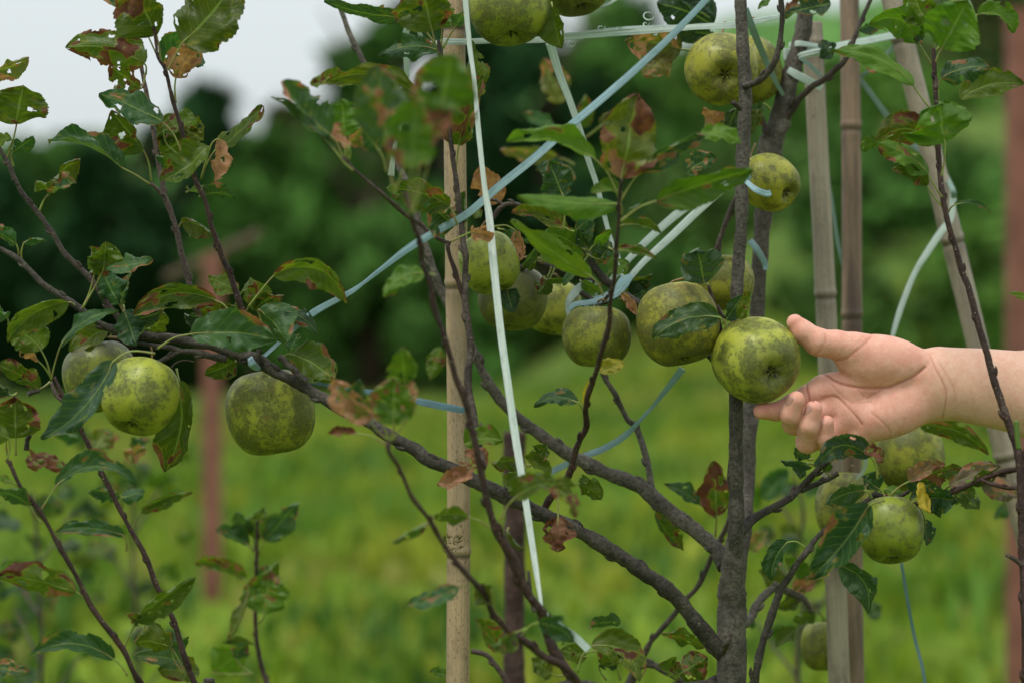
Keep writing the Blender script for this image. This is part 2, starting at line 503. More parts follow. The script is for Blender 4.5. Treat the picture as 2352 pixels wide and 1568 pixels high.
def build_grass():
    r = np.random.RandomState(5)
    nc = 2600
    cy = 1.5 + 17 * r.rand(nc) ** 0.75
    cx = (r.rand(nc) * 2 - 1) * (0.27 * cy + 0.5)
    kind = r.rand(nc)
    ch = np.where(kind < 0.25, 0.04 + 0.07 * r.rand(nc), 0.015 + 0.03 * r.rand(nc))
    cols = np.array([(0.19, 0.275, 0.024), (0.28, 0.31, 0.035), (0.125, 0.21, 0.020), (0.065, 0.14, 0.020), (0.30, 0.30, 0.07), (0.13, 0.25, 0.035)])
    cc = cols[r.choice(6, nc, p=[.30, .20, .20, .14, .06, .10])]
    bpc = 30
    ci = np.repeat(np.arange(nc), bpc); n = len(ci)
    sp = 0.08 + 0.15 * r.rand(nc)
    x = cx[ci] + r.normal(size=n) * sp[ci]; y = cy[ci] + r.normal(size=n) * sp[ci]
    z = np.array([ground_z(a, b) for a, b in zip(cx, cy)])[ci]
    h = ch[ci] * (0.6 + 0.7 * r.rand(n))
    an = r.rand(n) * math.pi
    lean = (r.rand(n, 2) - 0.5) * 0.9 * h[:, None]
    w = (0.004 + 0.007 * r.rand(n)) * (1 + 1.4 * (kind[ci] < 0.25))
    dx, dy = np.cos(an) * w, np.sin(an) * w
    V = np.zeros((n, 5, 3))
    V[:, 0] = np.stack([x - dx, y - dy, z - 0.02], 1)
    V[:, 1] = np.stack([x + dx, y + dy, z - 0.02], 1)
    V[:, 2] = np.stack([x + dx * .9 + lean[:, 0] * .35, y + dy * .9 + lean[:, 1] * .35, z + h * .6], 1)
    V[:, 3] = np.stack([x - dx * .9 + lean[:, 0] * .35, y - dy * .9 + lean[:, 1] * .35, z + h * .6], 1)
    V[:, 4] = np.stack([x + lean[:, 0], y + lean[:, 1], z + h], 1)
    V = V.reshape(-1, 3)
    me = bpy.data.meshes.new('grass')
    me.vertices.add(len(V)); me.vertices.foreach_set('co', V.ravel())
    base = (np.arange(n) * 5)[:, None]
    q = base + np.array([[0, 1, 2, 3]]); t = base + np.array([[3, 2, 4]])
    loops = np.concatenate([q.ravel(), t.ravel()])
    me.loops.add(len(loops)); me.loops.foreach_set('vertex_index', loops.astype(np.int32))
    me.polygons.add(2 * n)
    st = np.concatenate([np.arange(n) * 4, n * 4 + np.arange(n) * 3])
    me.polygons.foreach_set('loop_start', st.astype(np.int32))
    me.update(calc_edges=True); me.validate()
    at = me.attributes.new('hue', 'FLOAT_COLOR', 'POINT')
    c4 = np.ones((n, 5, 4), np.float32); c4[:, :, :3] = (cc[ci] * (0.8 + 0.4 * r.rand(n))[:, None])[:, None, :]
    at.data.foreach_set('color', c4.ravel())
    g = link('grass', me, grass_mat('grass_blades'))
    tag(g, 'bright green meadow grass and weeds growing over the orchard floor', 'grass', kind='stuff')


build_grass()


# ------------------------------------------------------------------ far trees
def crown_mat(name, c):
    m, nt, b = new_mat(name, 0.75, 0.08)
    n = N(nt); o = n.obj()
    col = n.mix(n.ramp(n.noise(o, 1.1, 4, 0.6), 0.35, 0.65), tuple(x * 0.55 for x in c), tuple(x * 1.5 for x in c))
    n.put(b.inputs['Base Color'], col)
    return m


TRUNKM = plain('far_trunk', (0.09, 0.065, 0.045), 0.85, 0.1, 0.3, 8)
CRM = {
    'dark': crown_mat('crown_dark', (0.018, 0.056, 0.016)),
    'mid': crown_mat('crown_mid', (0.060, 0.145, 0.026)),
    'fresh': crown_mat('crown_fresh', (0.085, 0.180, 0.028)),
    'slope': crown_mat('crown_slope', (0.062, 0.125, 0.024)),
    'olive': crown_mat('crown_olive', (0.075, 0.095, 0.028)),
}


def far_tree(name, x, y, h, w, kind, label, cat, seed, leaf=0.16, n=1500, low=0.12):
    rr = np.random.RandomState(seed)
    t = empty(name, label, cat)
    z0 = ground_z(x, min(y, 90)) - 0.05
    t.location = (x, y, z0)
    # crown: leaf sprays spread through a cluster of lobes
    nl = 11
    lobes = []
    for i in range(nl):
        a = rr.rand() * 6.28
        hh = h * (low + 0.16 + (0.88 - low - 0.16) * (i + rr.rand()) / nl)
        taper = math.sin(min(1, (hh / h - low) / (1 - low)) * 2.6 + 0.45)
        lobes.append((math.cos(a) * w * 0.30 * taper, math.sin(a) * w * 0.30 * taper, hh, w * (0.20 + 0.14 * rr.rand()) * (0.5 + 0.5 * max(0.1, taper))))
    li = rr.randint(0, nl, n)
    L = np.array(lobes)[li]
    dv = rr.normal(size=(n, 3)); dv /= np.linalg.norm(dv, axis=1)[:, None]
    rad = L[:, 3] * (0.45 + 0.6 * rr.rand(n))
    c = L[:, :3] + dv * rad[:, None] * np.array([1, 1, 0.85])
    a1 = rr.normal(size=(n, 3)); a1 /= np.linalg.norm(a1, axis=1)[:, None]
    a2 = np.cross(a1, rr.normal(size=(n, 3))); a2 /= np.linalg.norm(a2, axis=1)[:, None]
    s = leaf * (0.6 + 0.8 * rr.rand(n))[:, None]
    V = np.stack([c - a1 * s, c + a2 * s * 0.5, c + a1 * s, c - a2 * s * 0.5], 1).reshape(-1, 3)
    F = [(4 * i, 4 * i + 1, 4 * i + 2, 4 * i + 3) for i in range(n)]
    link('crown', mesh('crown', V, F, smooth=False), CRM[kind], t)
    V, F = tube_data([Vector((0, 0, 0)), Vector((0.03 * w, 0, h * 0.3)), Vector((-0.02 * w, 0.02 * w, h * 0.62)), Vector((0, 0, h * 0.86))],
                     [0.035 * h, 0.028 * h, 0.018 * h, 0.006 * h], 8, 3)[:2]
    for k in range(5):
        zz = h * (0.25 + 0.12 * k); a = rr.rand() * 6.28
        V2, F2 = tube_data([Vector((0, 0, zz)), Vector((math.cos(a) * w * .18, math.sin(a) * w * .18, zz + h * .1)), Vector((math.cos(a) * w * .36, math.sin(a) * w * .36, zz + h * .2))],
                           [0.012 * h, 0.008 * h, 0.003 * h], 5, 2)[:2]
        o = len(V); V += V2; F += [tuple(i + o for i in f) for f in F2]
    link('trunk', mesh('trunk', V, F), TRUNKM, t)
    return t


# ------------------------------------------------------------------ sweeps
def catmull(pts, sub):
    out = []
    n = len(pts)
    for i in range(n - 1):
        p0 = pts[max(i - 1, 0)]; p1 = pts[i]; p2 = pts[i + 1]; p3 = pts[min(i + 2, n - 1)]
        for j in range(sub):
            t = j / sub
            out.append(0.5 * ((2 * p1) + (p2 - p0) * t + (2 * p0 - 5 * p1 + 4 * p2 - p3) * t * t + (3 * p1 - p0 - 3 * p2 + p3) * t ** 3))
    out.append(pts[-1])
    return out


def tube_data(pts, radii, seg=10, sub=5, rough=0.0, seed=0, nodes=0.0, cap=True):
    path = catmull([np.array(p, dtype=float) for p in pts], sub)
    rad = [float(r) for r in np.interp(np.linspace(0, len(pts) - 1, len(path)), range(len(pts)), radii)]
    V, F, UV = [], [], []
    ref = np.array([0.0, -1.0, 0.05])
    ln = 0.0
    for i, p in enumerate(path):
        tg = path[min(i + 1, len(path) - 1)] - path[max(i - 1, 0)]
        tg = tg / (np.linalg.norm(tg) + 1e-9)
        a = np.cross(tg, ref); na = np.linalg.norm(a)
        a = a / na if na > 1e-4 else np.array([1.0, 0, 0])
        b = np.cross(a, tg); b /= np.linalg.norm(b)
        if i: ln += np.linalg.norm(p - path[i - 1])
        r = rad[i]
        if rough:
            r *= 1 + rough * noise.noise(Vector((ln * 60, seed * 3.1, 0)))
        for k in range(seg):
            th = 2 * math.pi * k / seg
            rk = r
            if rough:
                q = p + (a * math.cos(th) + b * math.sin(th)) * r
                rk = r * (1 + rough * 1.1 * noise.noise(Vector(q) * 190) + rough * 0.9 * noise.noise(Vector(q) * 60))
            V.append(tuple(p + (a * math.cos(th) + b * math.sin(th)) * rk))
            UV.append((k / seg, ln))
    m = len(path)
    for i in range(m - 1):
        for k in range(seg):
            k2 = (k + 1) % seg
            F.append((i * seg + k, i * seg + k2, (i + 1) * seg + k2, (i + 1) * seg + k))
    if cap:
        F.append(tuple(range(seg))[::-1]); F.append(tuple(range((m - 1) * seg, m * seg)))
    return V, F, UV, path, rad


def px(v, d=0.0): return v * K * (FOC + d)


def parse_path(txt):
    """'tile x,y[,depth cm] ...'  -> list of (u,v,d)"""
    toks = txt.split(); tile = None; out = []; last = 0.0
    for t in toks:
        if t in TILES: tile = t; continue
        f = [float(q) for q in t.split(',')]
        u, v = TP(tile, f[:2])
        if len(f) > 2: last = f[2] / 100
        out.append([u, v, None if len(f) < 3 else last])
    # interpolate the missing depths
    idx = [i for i, o in enumerate(out) if o[2] is not None]
    for i, o in enumerate(out):
        if o[2] is None:
            lo = [j for j in idx if j < i]; hi = [j for j in idx if j > i]
            if lo and hi:
                a, b = lo[-1], hi[0]; o[2] = out[a][2] + (out[b][2] - out[a][2]) * (i - a) / (b - a)
            elif lo: o[2] = out[lo[-1]][2]
            elif hi: o[2] = out[hi[0]][2]
            else: o[2] = 0.0
    return out


SEED = [0]


def branch(txt, r0, r1, mat, parent, name='branch', seg=12, rough=0.14, buds=True, radii=None, label=None):
    """a branch running along the given points; the radius goes from r0 to r1 (photo units at its distance)"""
    SEED[0] += 1
    rr = random.Random(SEED[0])
    pl = parse_path(txt)
    pts = [P(*p) for p in pl]
    n = len(pts)
    if radii is None: radii = [r0 + (r1 - r0) * i / (n - 1) for i in range(n)]
    rad = [px(r, p[2]) for r, p in zip(radii, pl)]
    rough *= 1.25
    V, F, UV, path, rd = tube_data(pts, rad, seg, 6, rough, SEED[0])
    if buds:
        ln = 0; nxt = 0.02; side = 1
        for i in range(2, len(path) - 3):
            ln += np.linalg.norm(path[i] - path[i - 1])
            if ln > nxt:
                nxt = ln + 0.022 + 0.02 * rr.random(); side = -side
                tg = path[i + 1] - path[i - 1]; tg /= np.linalg.norm(tg)
                out = np.cross(tg, [0, -1, 0]) * side + np.array([0, -0.8 * rr.random(), 0]); out /= np.linalg.norm(out)
                up = tg if tg[2] > 0 else -tg
                r = rd[i]; L = max(0.0016, min(r * 0.9, 0.0032))
                q = path[i] + out * r * 0.75
                v2, f2, uv2, _, _ = tube_data([Vector(q - up * L * 1.2), Vector(q + out * L * 0.35), Vector(q + out * L * 0.75 + up * L * 0.9), Vector(q + out * L * 0.75 + up * L * 1.9)], [L * .5, L * .72, L * .45, L * .08], 6, 2)
                o = len(V); V += v2; UV += uv2; F += [tuple(a + o for a in f) for f in f2]
    ob = link(name, mesh(name, V, F, uv=UV), mat, parent)
    if label: ob['label'] = label
    return ob


# ------------------------------------------------------------------ leaves
TINT = {'t': (0.028, 0.080, 0.026), 'u': (0.056, 0.100, 0.010), 'g': (0.062, 0.142, 0.012), 'd': (0.10, 0.12, 0.03), 'm': (0.12, 0.10, 0.08), 'b': (0.022, 0.060, 0.030), 'y': (0.30, 0.30, 0.03)}
LCOUNT = [0]


def leaf(att, base, tip, W, roll, bow, brown, kind, depth, parent, name='leaf'):
    LCOUNT[0] += 1
    sd_ = LCOUNT[0]
    rr = random.Random(sd_ * 13 + 1)
    dz = (rr.random() - 0.5) * 0.02
    B = np.array(P(base[0], base[1], depth)); T = np.array(P(tip[0], tip[1], depth + dz - 0.006))
    ax = T - B; L = np.linalg.norm(ax); ax /= L
    perp = np.cross(ax, [0, -1, 0]); perp /= np.linalg.norm(perp)
    if perp[2] < 0 or (abs(perp[2]) < 0.15 and perp[0] < 0): perp = -perp
    bowm = px(bow, depth)
    ro = math.radians(roll) * (1 if rr.random() < 0.5 else -1)
    Wm = 1.34 * px(W, depth) / max(0.35, math.cos(ro))
    nt_, nx_ = 48, 14
    mids = []
    for i in range(nt_ + 1):
        t = i / nt_
        mids.append(B + ax * L * t + perp * bowm * 4 * t * (1 - t) + np.array([0, -1, 0]) * L * 0.05 * math.sin(3.1 * t + sd_))
    V, UV, BR, TN = [], [], [], []
    fold = math.radians(rr.uniform(12, 44)) * (1 if rr.random() < 0.75 else -0.5)
    ph = rr.random() * 6.28; ph2 = rr.random() * 6.28
    twist = rr.uniform(-0.5, 0.5)
    curl = rr.uniform(-0.5, 0.8)
    tanv = {'t': 0.55, 'u': 0.12, 'g': 0.3, 'd': 0.95, 'm': 0.65, 'b': 0.15, 'y': 0.1}[kind]
    so = Vector((sd_ * 7.7, sd_ * 3.1, 0))
    for i in range(nt_ + 1):
        t = i / nt_
        tg = mids[min(i + 1, nt_)] - mids[max(i - 1, 0)]; tg /= np.linalg.norm(tg)
        s0 = np.cross(tg, [0, -1, 0]); s0 /= np.linalg.norm(s0)
        n0 = np.cross(s0, tg)
        an = ro + twist * (t - 0.4)
        s = s0 * math.cos(an) + n0 * math.sin(an)
        nn = np.cross(s, tg)
        if nn[1] > 0: nn = -nn
        hw = (t + 0.004) ** 0.52 * (1 - t) ** 0.72 / 0.435
        if t > 0.9: hw *= 0.9
        saw = (t * 15 + 0.3) % 1.0
        hw *= 1 - 0.075 * saw
        hw = max(hw, 0.006) * Wm / 2
        hwl, hwr = [hw * (1 + 0.10 * noise.noise(so + Vector((t * 3, q_ * 9, 2))) - (0.45 if brown < 1.2 else 0.7) * max(0, noise.noise(so + Vector((t * 3.4, q_ * 5, 31))) + 0.30 * brown - 0.34) - 0.10 * max(0, noise.noise(so + Vector((t * 16, q_ * 5, 51))))) for q_ in (0, 1)]
        hw0 = hw
        for j in range(nx_ + 1):
            x = j / nx_ * 2 - 1
            axx = abs(x)
            hw = hwl if x < 0 else hwr
            fo = fold
            lift = axx * hw * math.sin(fo) + hw * curl * axx ** 2.5 * 0.5
            lift += 0.20 * hw * math.sin(9 * t + ph + (2.2 if x > 0 else 0)) * axx ** 1.6
            lift += 0.075 * hw * math.sin(22 * t - 5 * axx + ph2) * axx
            lift += 0.30 * Wm * (noise.noise(so + Vector((x * 1.6, t * 3.6, 71))) * 0.6 + noise.noise(so + Vector((x * 3.5, t * 9, 81))) * 0.25) * (0.25 + axx) * min(1, t * 6)
            lat = x * hw * math.cos(fo) * (1 - 0.12 * abs(curl) * axx)
            p = mids[i] + s * lat + nn * lift
            V.append(tuple(p)); UV.append((0.5 + x * 0.5, t))
            nz = noise.noise(so + Vector((x * 1.1, t * 2.6, 0))) * 0.58 + noise.noise(so + Vector((x * 3.4, t * 7.4, 5))) * 0.42
            edge = 0.16 * axx ** 3 + 0.12 * t * t
            BR.append(min(1, max(0, 0.50 + (nz + edge - 0.62 + brown * 0.66) * 2.0)))
            tv = tanv + 0.55 * noise.noise(so + Vector((x * .9, t * 1.5, 11)))
            TN.append(min(1, max(0, tv)))
    F = []
    W1 = nx_ + 1
    eat = 0.44 - 0.12 * min(1, brown)
    if kind == 'y': eat = 9
    for i in range(nt_):
        for j in range(nx_):
            t = (i + .5) / nt_; x = (j + .5) / nx_ * 2 - 1
            q = noise.noise(so + Vector((x * 2.4, t * 5.5, 21)))
            if q > eat + 0.12 - 0.10 * abs(x) ** 3 and abs(x) > 0.12 and t > 0.08:
                continue
            a = i * W1 + j
            F.append((a, a + 1, a + W1 + 1, a + W1))
    nblade = len(F)
    if att is not None:
        A = np.array(P(att[0], att[1], depth + 0.004))
        M = (A + B) / 2 + np.array([0, 0, -0.08 * np.linalg.norm(B - A)]) * (1 if rr.random() < .5 else -1)
        M = M * 0.75 + (B - (mids[2] - mids[0]) / np.linalg.norm(mids[2] - mids[0]) * np.linalg.norm(B - A) * 0.5) * 0.25
        pp = [Vector(A), Vector(M), Vector(B), Vector(mids[5]), Vector(mids[12])]
        pr = px(2.4, depth)
        v2, f2, uv2, _, _ = tube_data(pp, [pr * 1.25, pr * 0.85, pr * 0.8, pr * 0.62, pr * 0.35], 7, 4)
        o = len(V); V += v2; UV += uv2; F += [tuple(a + o for a in f) for f in f2]
        BR += [0] * len(v2); TN += [0] * len(v2)
    tv_ = 0.68 + 0.42 * rr.random()
    tint = [c * tv_ for c in TINT[kind]]
    yell = rr.random() ** 2 * 0.6
    tint[0] *= 1 + yell * 0.6
    me = mesh(name, V, F, uv=UV, attrs={'brown': ('F', BR), 'tan': ('F', TN), 'tint': ('C', [(tint[0], tint[1], tint[2], 1)] * len(V))},
              midx=[0] * nblade + [1] * (len(F) - nblade))
    return link(name, me, [LEAF, PETIOLE], parent)


def leaves(txt, parent):
    """one leaf a line: tile attach base tip width roll bow brown kind depth_cm"""
    for line in txt.strip().splitlines():
        f = line.split('#')[0].split()
        if not f: continue
        tile = f[0]; s = TILES[tile][2]
        g = lambda q: None if q == '-' else TP(tile, [float(a) for a in q.split(',')])
        leaf(g(f[1]), g(f[2]), g(f[3]), float(f[4]) * s, float(f[5]), float(f[6]) * s, float(f[7]), f[8], float(f[9]) / 100, parent)


# ------------------------------------------------------------------ apples
def apple(u, v, r, d, axis, squash, label, seed, green=(0.36, 0.43, 0.035), russet=0.6, sooty=0.3, topsoot=0.6, stem=None, wide=1.0, calyx=True, taper=0.1):
    """axis: direction from the apple's centre to its eye (calyx), x right, y away, z up"""
    rr = random.Random(seed)
    c = P(u, v, d); R = px(r, d)
    root = empty('apple', label, 'apple', 'green apples hanging on the young trees')
    root.location = c
    zax = -Vector(axis).normalized()          # local +z = stalk end
    q = zax.to_track_quat('Z', 'Y')
    root.rotation_mode = 'QUATERNION'; root.rotation_quaternion = q
    nu, nv = 56, 40
    V, F = [], []
    ph = rr.random() * 6.28
    for i in range(nv + 1):
        t = math.pi * i / nv                   # 0 stalk, pi eye
        ct, st = math.cos(t), math.sin(t)
        for k in range(nu):
            a = 2 * math.pi * k / nu
            lob = 1 + 0.018 * math.cos(5 * a + ph) * (0.3 + 0.7 * (t / math.pi) ** 2) + 0.022 * math.sin(2 * a + ph * 2) + 0.012 * math.sin(3 * a)
            rad = R * (1 + 0.055 * math.sin(2 * t) ** 2) * (1 + taper * ct)
            x = rad * st * lob
            z = rad * ct * (squash + 0.06)
            z -= R * 0.34 * math.exp(-(t / 0.33) ** 2)
            z += R * 0.30 * math.exp(-((math.pi - t) / 0.30) ** 2) * (1 + 0.15 * math.cos(5 * a + ph))
            n_ = 1 + 0.012 * noise.noise(Vector((math.cos(a) * st, math.sin(a) * st, ct)) * 2.5 + Vector((seed, 0, 0)))
            V.append((x * math.cos(a) * n_, x * math.sin(a) * n_ * wide, z * n_))
    for i in range(nv):
        for k in range(nu):
            k2 = (k + 1) % nu
            F.append((i * nu + k, (i + 1) * nu + k, (i + 1) * nu + k2, i * nu + k2))
    mt = apple_mat('apple_skin', seed * 1.7, green, russet, sooty, topsoot)
    link('flesh', mesh('flesh', V, F), mt, root)
    # stalk
    squash += 0.06
    z0 = R * (squash * (1 + taper) - 0.36)
    if stem is None: end = Vector((R * 0.12, R * 0.1, z0 + R * 0.62))
    else:
        end = q.inverted() @ (P(*stem) - c)
    st0 = Vector((0, 0, z0)); m1 = st0 + Vector((0, 0, R * 0.35)); m2 = (m1 + end) / 2 + Vector((0, 0, R * .08))
    Vs, Fs, UVs, _, _ = tube_data([st0, m1, m2, end], [R * .030, R * .026, R * .030, R * .042], 8, 4)
    link('stalk', mesh('stalk', Vs, Fs, uv=UVs), STALK, root)
    # calyx: dried sepals in the eye
    ze = -R * squash * (1 - taper) + R * 0.30
    Vc, Fc = [], []
    for s_ in range(5):
        a = s_ * 1.2566 + ph
        for (dr, dz_, w_) in ((0.02, 0.03, .05), (0.11, -0.05, .045), (0.09 + 0.08 * rr.random(), -0.16, .006)):
            ca, sa = math.cos(a), math.sin(a)
            for sg in (-1, 1):
                Vc.append((R * (dr * ca - sg * w_ * sa), R * (dr * sa + sg * w_ * ca), ze + R * dz_))
        o = s_ * 6
        Fc += [(o, o + 1, o + 3, o + 2), (o + 2, o + 3, o + 5, o + 4)]
    V2, F2, _, _, _ = tube_data([Vector((0, 0, ze + R * .06)), Vector((0, 0, ze - R * .02))], [R * .10, R * .075], 8, 2)
    o = len(Vc); Vc += V2; Fc += [tuple(a + o for a in f) for f in F2]
    link('calyx', mesh('calyx', Vc, Fc), CALYX, root)
    return root


# ------------------------------------------------------------------ plastic straps
def strap(txt, widths, mat, label, rolls=None, name='plastic_strap', thick=0.09, seed=0, parent=None, top=True):
    pl = parse_path(txt)
    pts = [np.array(P(*p), dtype=float) for p in pl]
    n = len(pts)
    if not isinstance(widths, (list, tuple)): widths = [widths] * n
    if rolls is None: rolls = [0] * n
    sub = 10
    path = catmull(pts, sub)
    widths = [w * 1.08 for w in widths]
    T = np.linspace(0, n - 1, len(path))
    wd = np.interp(T, range(n), [px(w, p[2]) for w, p in zip(widths, pl)])
    rl = np.interp(T, range(n), rolls)
    V, F, UV = [], [], []
    seg = 22; ln = 0
    for i, p in enumerate(path):
        tg = path[min(i + 1, len(path) - 1)] - path[max(i - 1, 0)]; tg /= np.linalg.norm(tg)
        a = np.cross(tg, [0, -1, 0.02]); a /= np.linalg.norm(a)
        b = np.cross(a, tg)
        if i: ln += np.linalg.norm(p - path[i - 1])
        an = math.radians(rl[i]) + 0.25 * noise.noise(Vector((ln * 9, seed, 0)))
        a2 = a * math.cos(an) + b * math.sin(an); b2 = -a * math.sin(an) + b * math.cos(an)
        w = wd[i] / 2 * (1 + 0.10 * noise.noise(Vector((ln * 14, seed + 9, 0))))
        for k in range(seg):
            th = 2 * math.pi * k / seg
            cx, sy = math.cos(th), math.sin(th)
            ridge = 1 + 0.8 * noise.noise(Vector((cx * 3.5 + seed, (2 if sy > 0 else -2) + ln * 2.0, ln * 7)))
            fold = 0.30 * math.sin(cx * 7 + seed + 3 * noise.noise(Vector((ln * 6, seed, 4))))
            V.append(tuple(p + a2 * w * cx + b2 * w * (thick * sy * ridge + thick * 1.5 * fold)))
            UV.append((k / seg, ln * 8))
    m = len(path)
    for i in range(m - 1):
        for k in range(seg):
            k2 = (k + 1) % seg
            F.append((i * seg + k, i * seg + k2, (i + 1) * seg + k2, (i + 1) * seg + k))
    F.append(tuple(range(seg))[::-1]); F.append(tuple(range((m - 1) * seg, m * seg)))
    o = link(name, mesh(name, V, F, uv=UV), mat, parent)
    if parent is None: tag(o, label, 'strap', 'plastic tying straps')
    return o


# ------------------------------------------------------------------ bamboo poles
def pole(txt, radii, mat, label, node_v, name='bamboo_pole', cat='bamboo pole', extra=0.012, seed=0):
    pl = parse_path(txt)
    a = P(*pl[0]); b = P(*pl[-1])
    # carry the pole down to the ground
    dirv = (b - a).normalized()
    while b.z > ground_z(b.x, b.y) - 0.1: b = b + dirv * 0.05
    L = (b - a).length
    r0, r1 = px(radii[0], pl[0][2]), px(radii[1], pl[-1][2])
    span = (P(*pl[-1]) - a).length
    nodes = [(v - pl[0][1]) / (pl[-1][1] - pl[0][1]) * span for v in node_v]
    V, F, UV, ND = [], [], [], []
    seg = 28
    m = int(L / 0.0016)
    x = dirv.cross(Vector((0, -1, 0))).normalized(); y = dirv.cross(x)
    for i in range(m + 1):
        s = L * i / m
        r = r0 + (r1 - r0) * s / span
        nd = 0
        for q in nodes:
            e = (s - q)
            r *= 1 + 0.085 * math.exp(-(e / 0.0026) ** 2) - 0.06 * math.exp(-((e - 0.006) / 0.0026) ** 2) + 0.03 * math.exp(-(e / 0.02) ** 2)
            nd = max(nd, math.exp(-((e - 0.0045) / 0.0022) ** 2), 0.35 * math.exp(-((e - 0.010) / 0.012) ** 2))
        c = a + dirv * s + x * 0.0012 * math.sin(s * 9 + seed) + y * 0.001 * math.sin(s * 7)
        for k in range(seg):
            th = 2 * math.pi * k / seg
            rk = r * (1 + 0.016 * noise.noise(Vector((math.cos(th) * 1.5, math.sin(th) * 1.5, s * 6 + seed))))
            V.append(tuple(c + (x * math.cos(th) + y * math.sin(th)) * rk)); UV.append((k / seg, s)); ND.append(nd)
    for i in range(m):
        for k in range(seg):
            k2 = (k + 1) % seg
            F.append((i * seg + k, i * seg + k2, (i + 1) * seg + k2, (i + 1) * seg + k))
    F.append(tuple(range(seg))[::-1]); F.append(tuple(range(m * seg, (m + 1) * seg)))
    o = link(name, mesh(name, V, F, uv=UV, attrs={'node': ('F', ND)}), mat)
    return tag(o, label, cat, 'bamboo poles staking the tree' if name == 'bamboo_pole' else None)



# ================================================================== the apple tree in the middle
main = empty('apple_tree', 'young apple tree with grey trunk and a long dark bough reaching left', 'tree')
gx = P(1680, 1568, 0.03)
main.location = (0, 0, 0)
TR = main
# trunk down to the soil, then its two stems
def trunk_down(u, v, d, r, parent, mat=BARK_OLD, lean=0.0):
    a = P(u, v, d)
    g = ground_z(a.x + lean, a.y)
    pts = [a + Vector((-lean * .1, 0, 0.05)), a, Vector((a.x + lean * .4, a.y + .01, (a.z + g) / 2 + .1)), Vector((a.x + lean * .8, a.y, g + 0.15)), Vector((a.x + lean, a.y, g - 0.08))]
    R = px(r, d)
    V, F, UV, _, _ = tube_data(pts, [R * .98, R, R * 1.1, R * 1.25, R * 1.7], 16, 12, 0.08, 3)
    return link('trunk', mesh('trunk', V, F, uv=UV), mat, parent)

trunk_down(1680, 1560, 0.03, 34, TR)
branch('z 1680,1575,1 1680,1500 1681,1440 1681,1380,1 1682,1330 1686,1280,0 1690,1225,0 1690,1190,1', 0, 0, BARK_OLD, TR, 'stem', 18, 0.10, False, radii=[34, 34, 33.5, 32, 30, 24, 19.5, 15])
branch('z 1690,1330,1 1690,1250,-0.5 1690,1150 1691,1000,-1 1691,900 1692,700 1697,600 1703,516,-1 1704,428 1709,300 1712,191 1706,102 1701,0 1700,-60,0', 0, 0, BARK_STEM, TR, 'stem', 18, 0.13, False,
       radii=[19, 18.5, 18, 16, 16, 15, 14.5, 14.5, 15.5, 15.5, 16, 14.5, 13.5, 13])
branch('z 1709,197,-1 1728,193 1745,184,-2 1765,165 1780,140,-3 1789,112 1794,75 1797,40 1794,0,-4 1793,-50,-5', 8.5, 6, BARK_DARK, TR, seg=12)
branch('z 1700,250,-2 1693,243 1684,236,-4', 6, 6.5, BARK_MID, TR, 'branch', 10, 0.12, False)
branch('z 1688,1430,3 1698,1330,5 1708,1220 1716,1100,12 1720,1000 1726,940,14 1732,840 1737,720,15 1744,616 1753,510,15 1762,400 1772,324,15 1790,282 1809,204,15 1828,136 1843,80,15 1850,30', 0, 0, BARK_OLD, TR, 'stem', 18, 0.12, False,
       radii=[11, 15, 17.5, 18, 18.5, 18.5, 18, 17, 17, 20, 23, 28, 24, 22, 20, 19, 18])
branch('z 1795,290,15 1815,258 1838,226 1865,200,13 1892,184 1918,160 1940,140,12 1958,100 1975,55 1995,10 2010,-30', 10, 4, BARK_MID, TR, seg=12)
branch('q 610,900,14 600,830 585,770 575,720', 6, 3, BARK_MID, TR, seg=8)
# the pale bough that runs up and away to the left
branch('z 1668,1300,6 1649,1264,7 1610,1228 1560,1190 1511,1150 1478,1122,9 1445,1106 1396,1086 1346,1063 1297,1037,10 1247,1001 1198,966 1148,917,12 1115,866 1095,820,12 1060,750 1016,676,13 999,632 980,576 963,533,13 955,478 935,420 905,360,14 870,250 834,142,14 805,82 779,10,14 760,-40', 0, 0, BARK_OLD, TR, seg=16,
       radii=[20, 19, 17, 17, 17, 17, 16.5, 16, 15.5, 15, 14, 13, 12, 11, 10, 9.5, 9, 9, 8.5, 8.5, 7.5, 7, 7, 6.5, 6.5, 6, 6, 5])
branch('z 1497,1125,9 1487,1060 1463,985,11 1440,960 1410,900 1386,862 1370,800', 8.5, 5, BARK_OLD, TR)
branch('z 1675,1190,18 1669,1208 1643,1258 1623,1304 1600,1350 1570,1380 1550,1409 1521,1442 1491,1479 1465,1540,18 1440,1600', 6, 6, BARK_MID, TR)
branch('z 1620,1600,12 1554,1555 1510,1530 1478,1526,14 1455,1545 1440,1580', 9, 8, BARK_OLD, TR)
branch('z 1168,1570,12 1140,1530 1118,1504 1082,1494', 7, 5, BARK_PALE, TR)
# the dark bough
branch('z 1672,1510,2 1659,1501,1 1626,1462 1593,1422 1560,1380 1527,1348,-1 1478,1314 1429,1279 1379,1249 1330,1220,-3 1280,1196 1241,1177 1198,1155 1148,1132,-5 1085,1102 1036,1076 986,1057,-5 953,1030 904,1006 871,985 838,965,-4 788,942 755,922 722,902 690,883,-3 657,866 624,850 591,823 560,818,-2 527,807 494,795 445,786 395,776,-1 356,774 313,769 280,762 250,754,0 231,744 198,721 165,696 132,675 99,653,0 66,619 43,596 0,571 -40,548', 0, 0, BARK_DARK, TR, seg=16,
       radii=[24, 21, 19, 17.5, 17, 17, 17, 17, 17.5, 17, 17, 17, 16.5, 16.5, 16, 16, 15.5, 15, 14.5, 14, 14, 13.5, 13, 13, 13, 13, 13, 14, 13.5, 12.5, 12, 11, 10.5, 10, 10, 10, 9.5, 8, 7.5, 7.5, 7, 7, 6.5, 6.5, 6, 5])
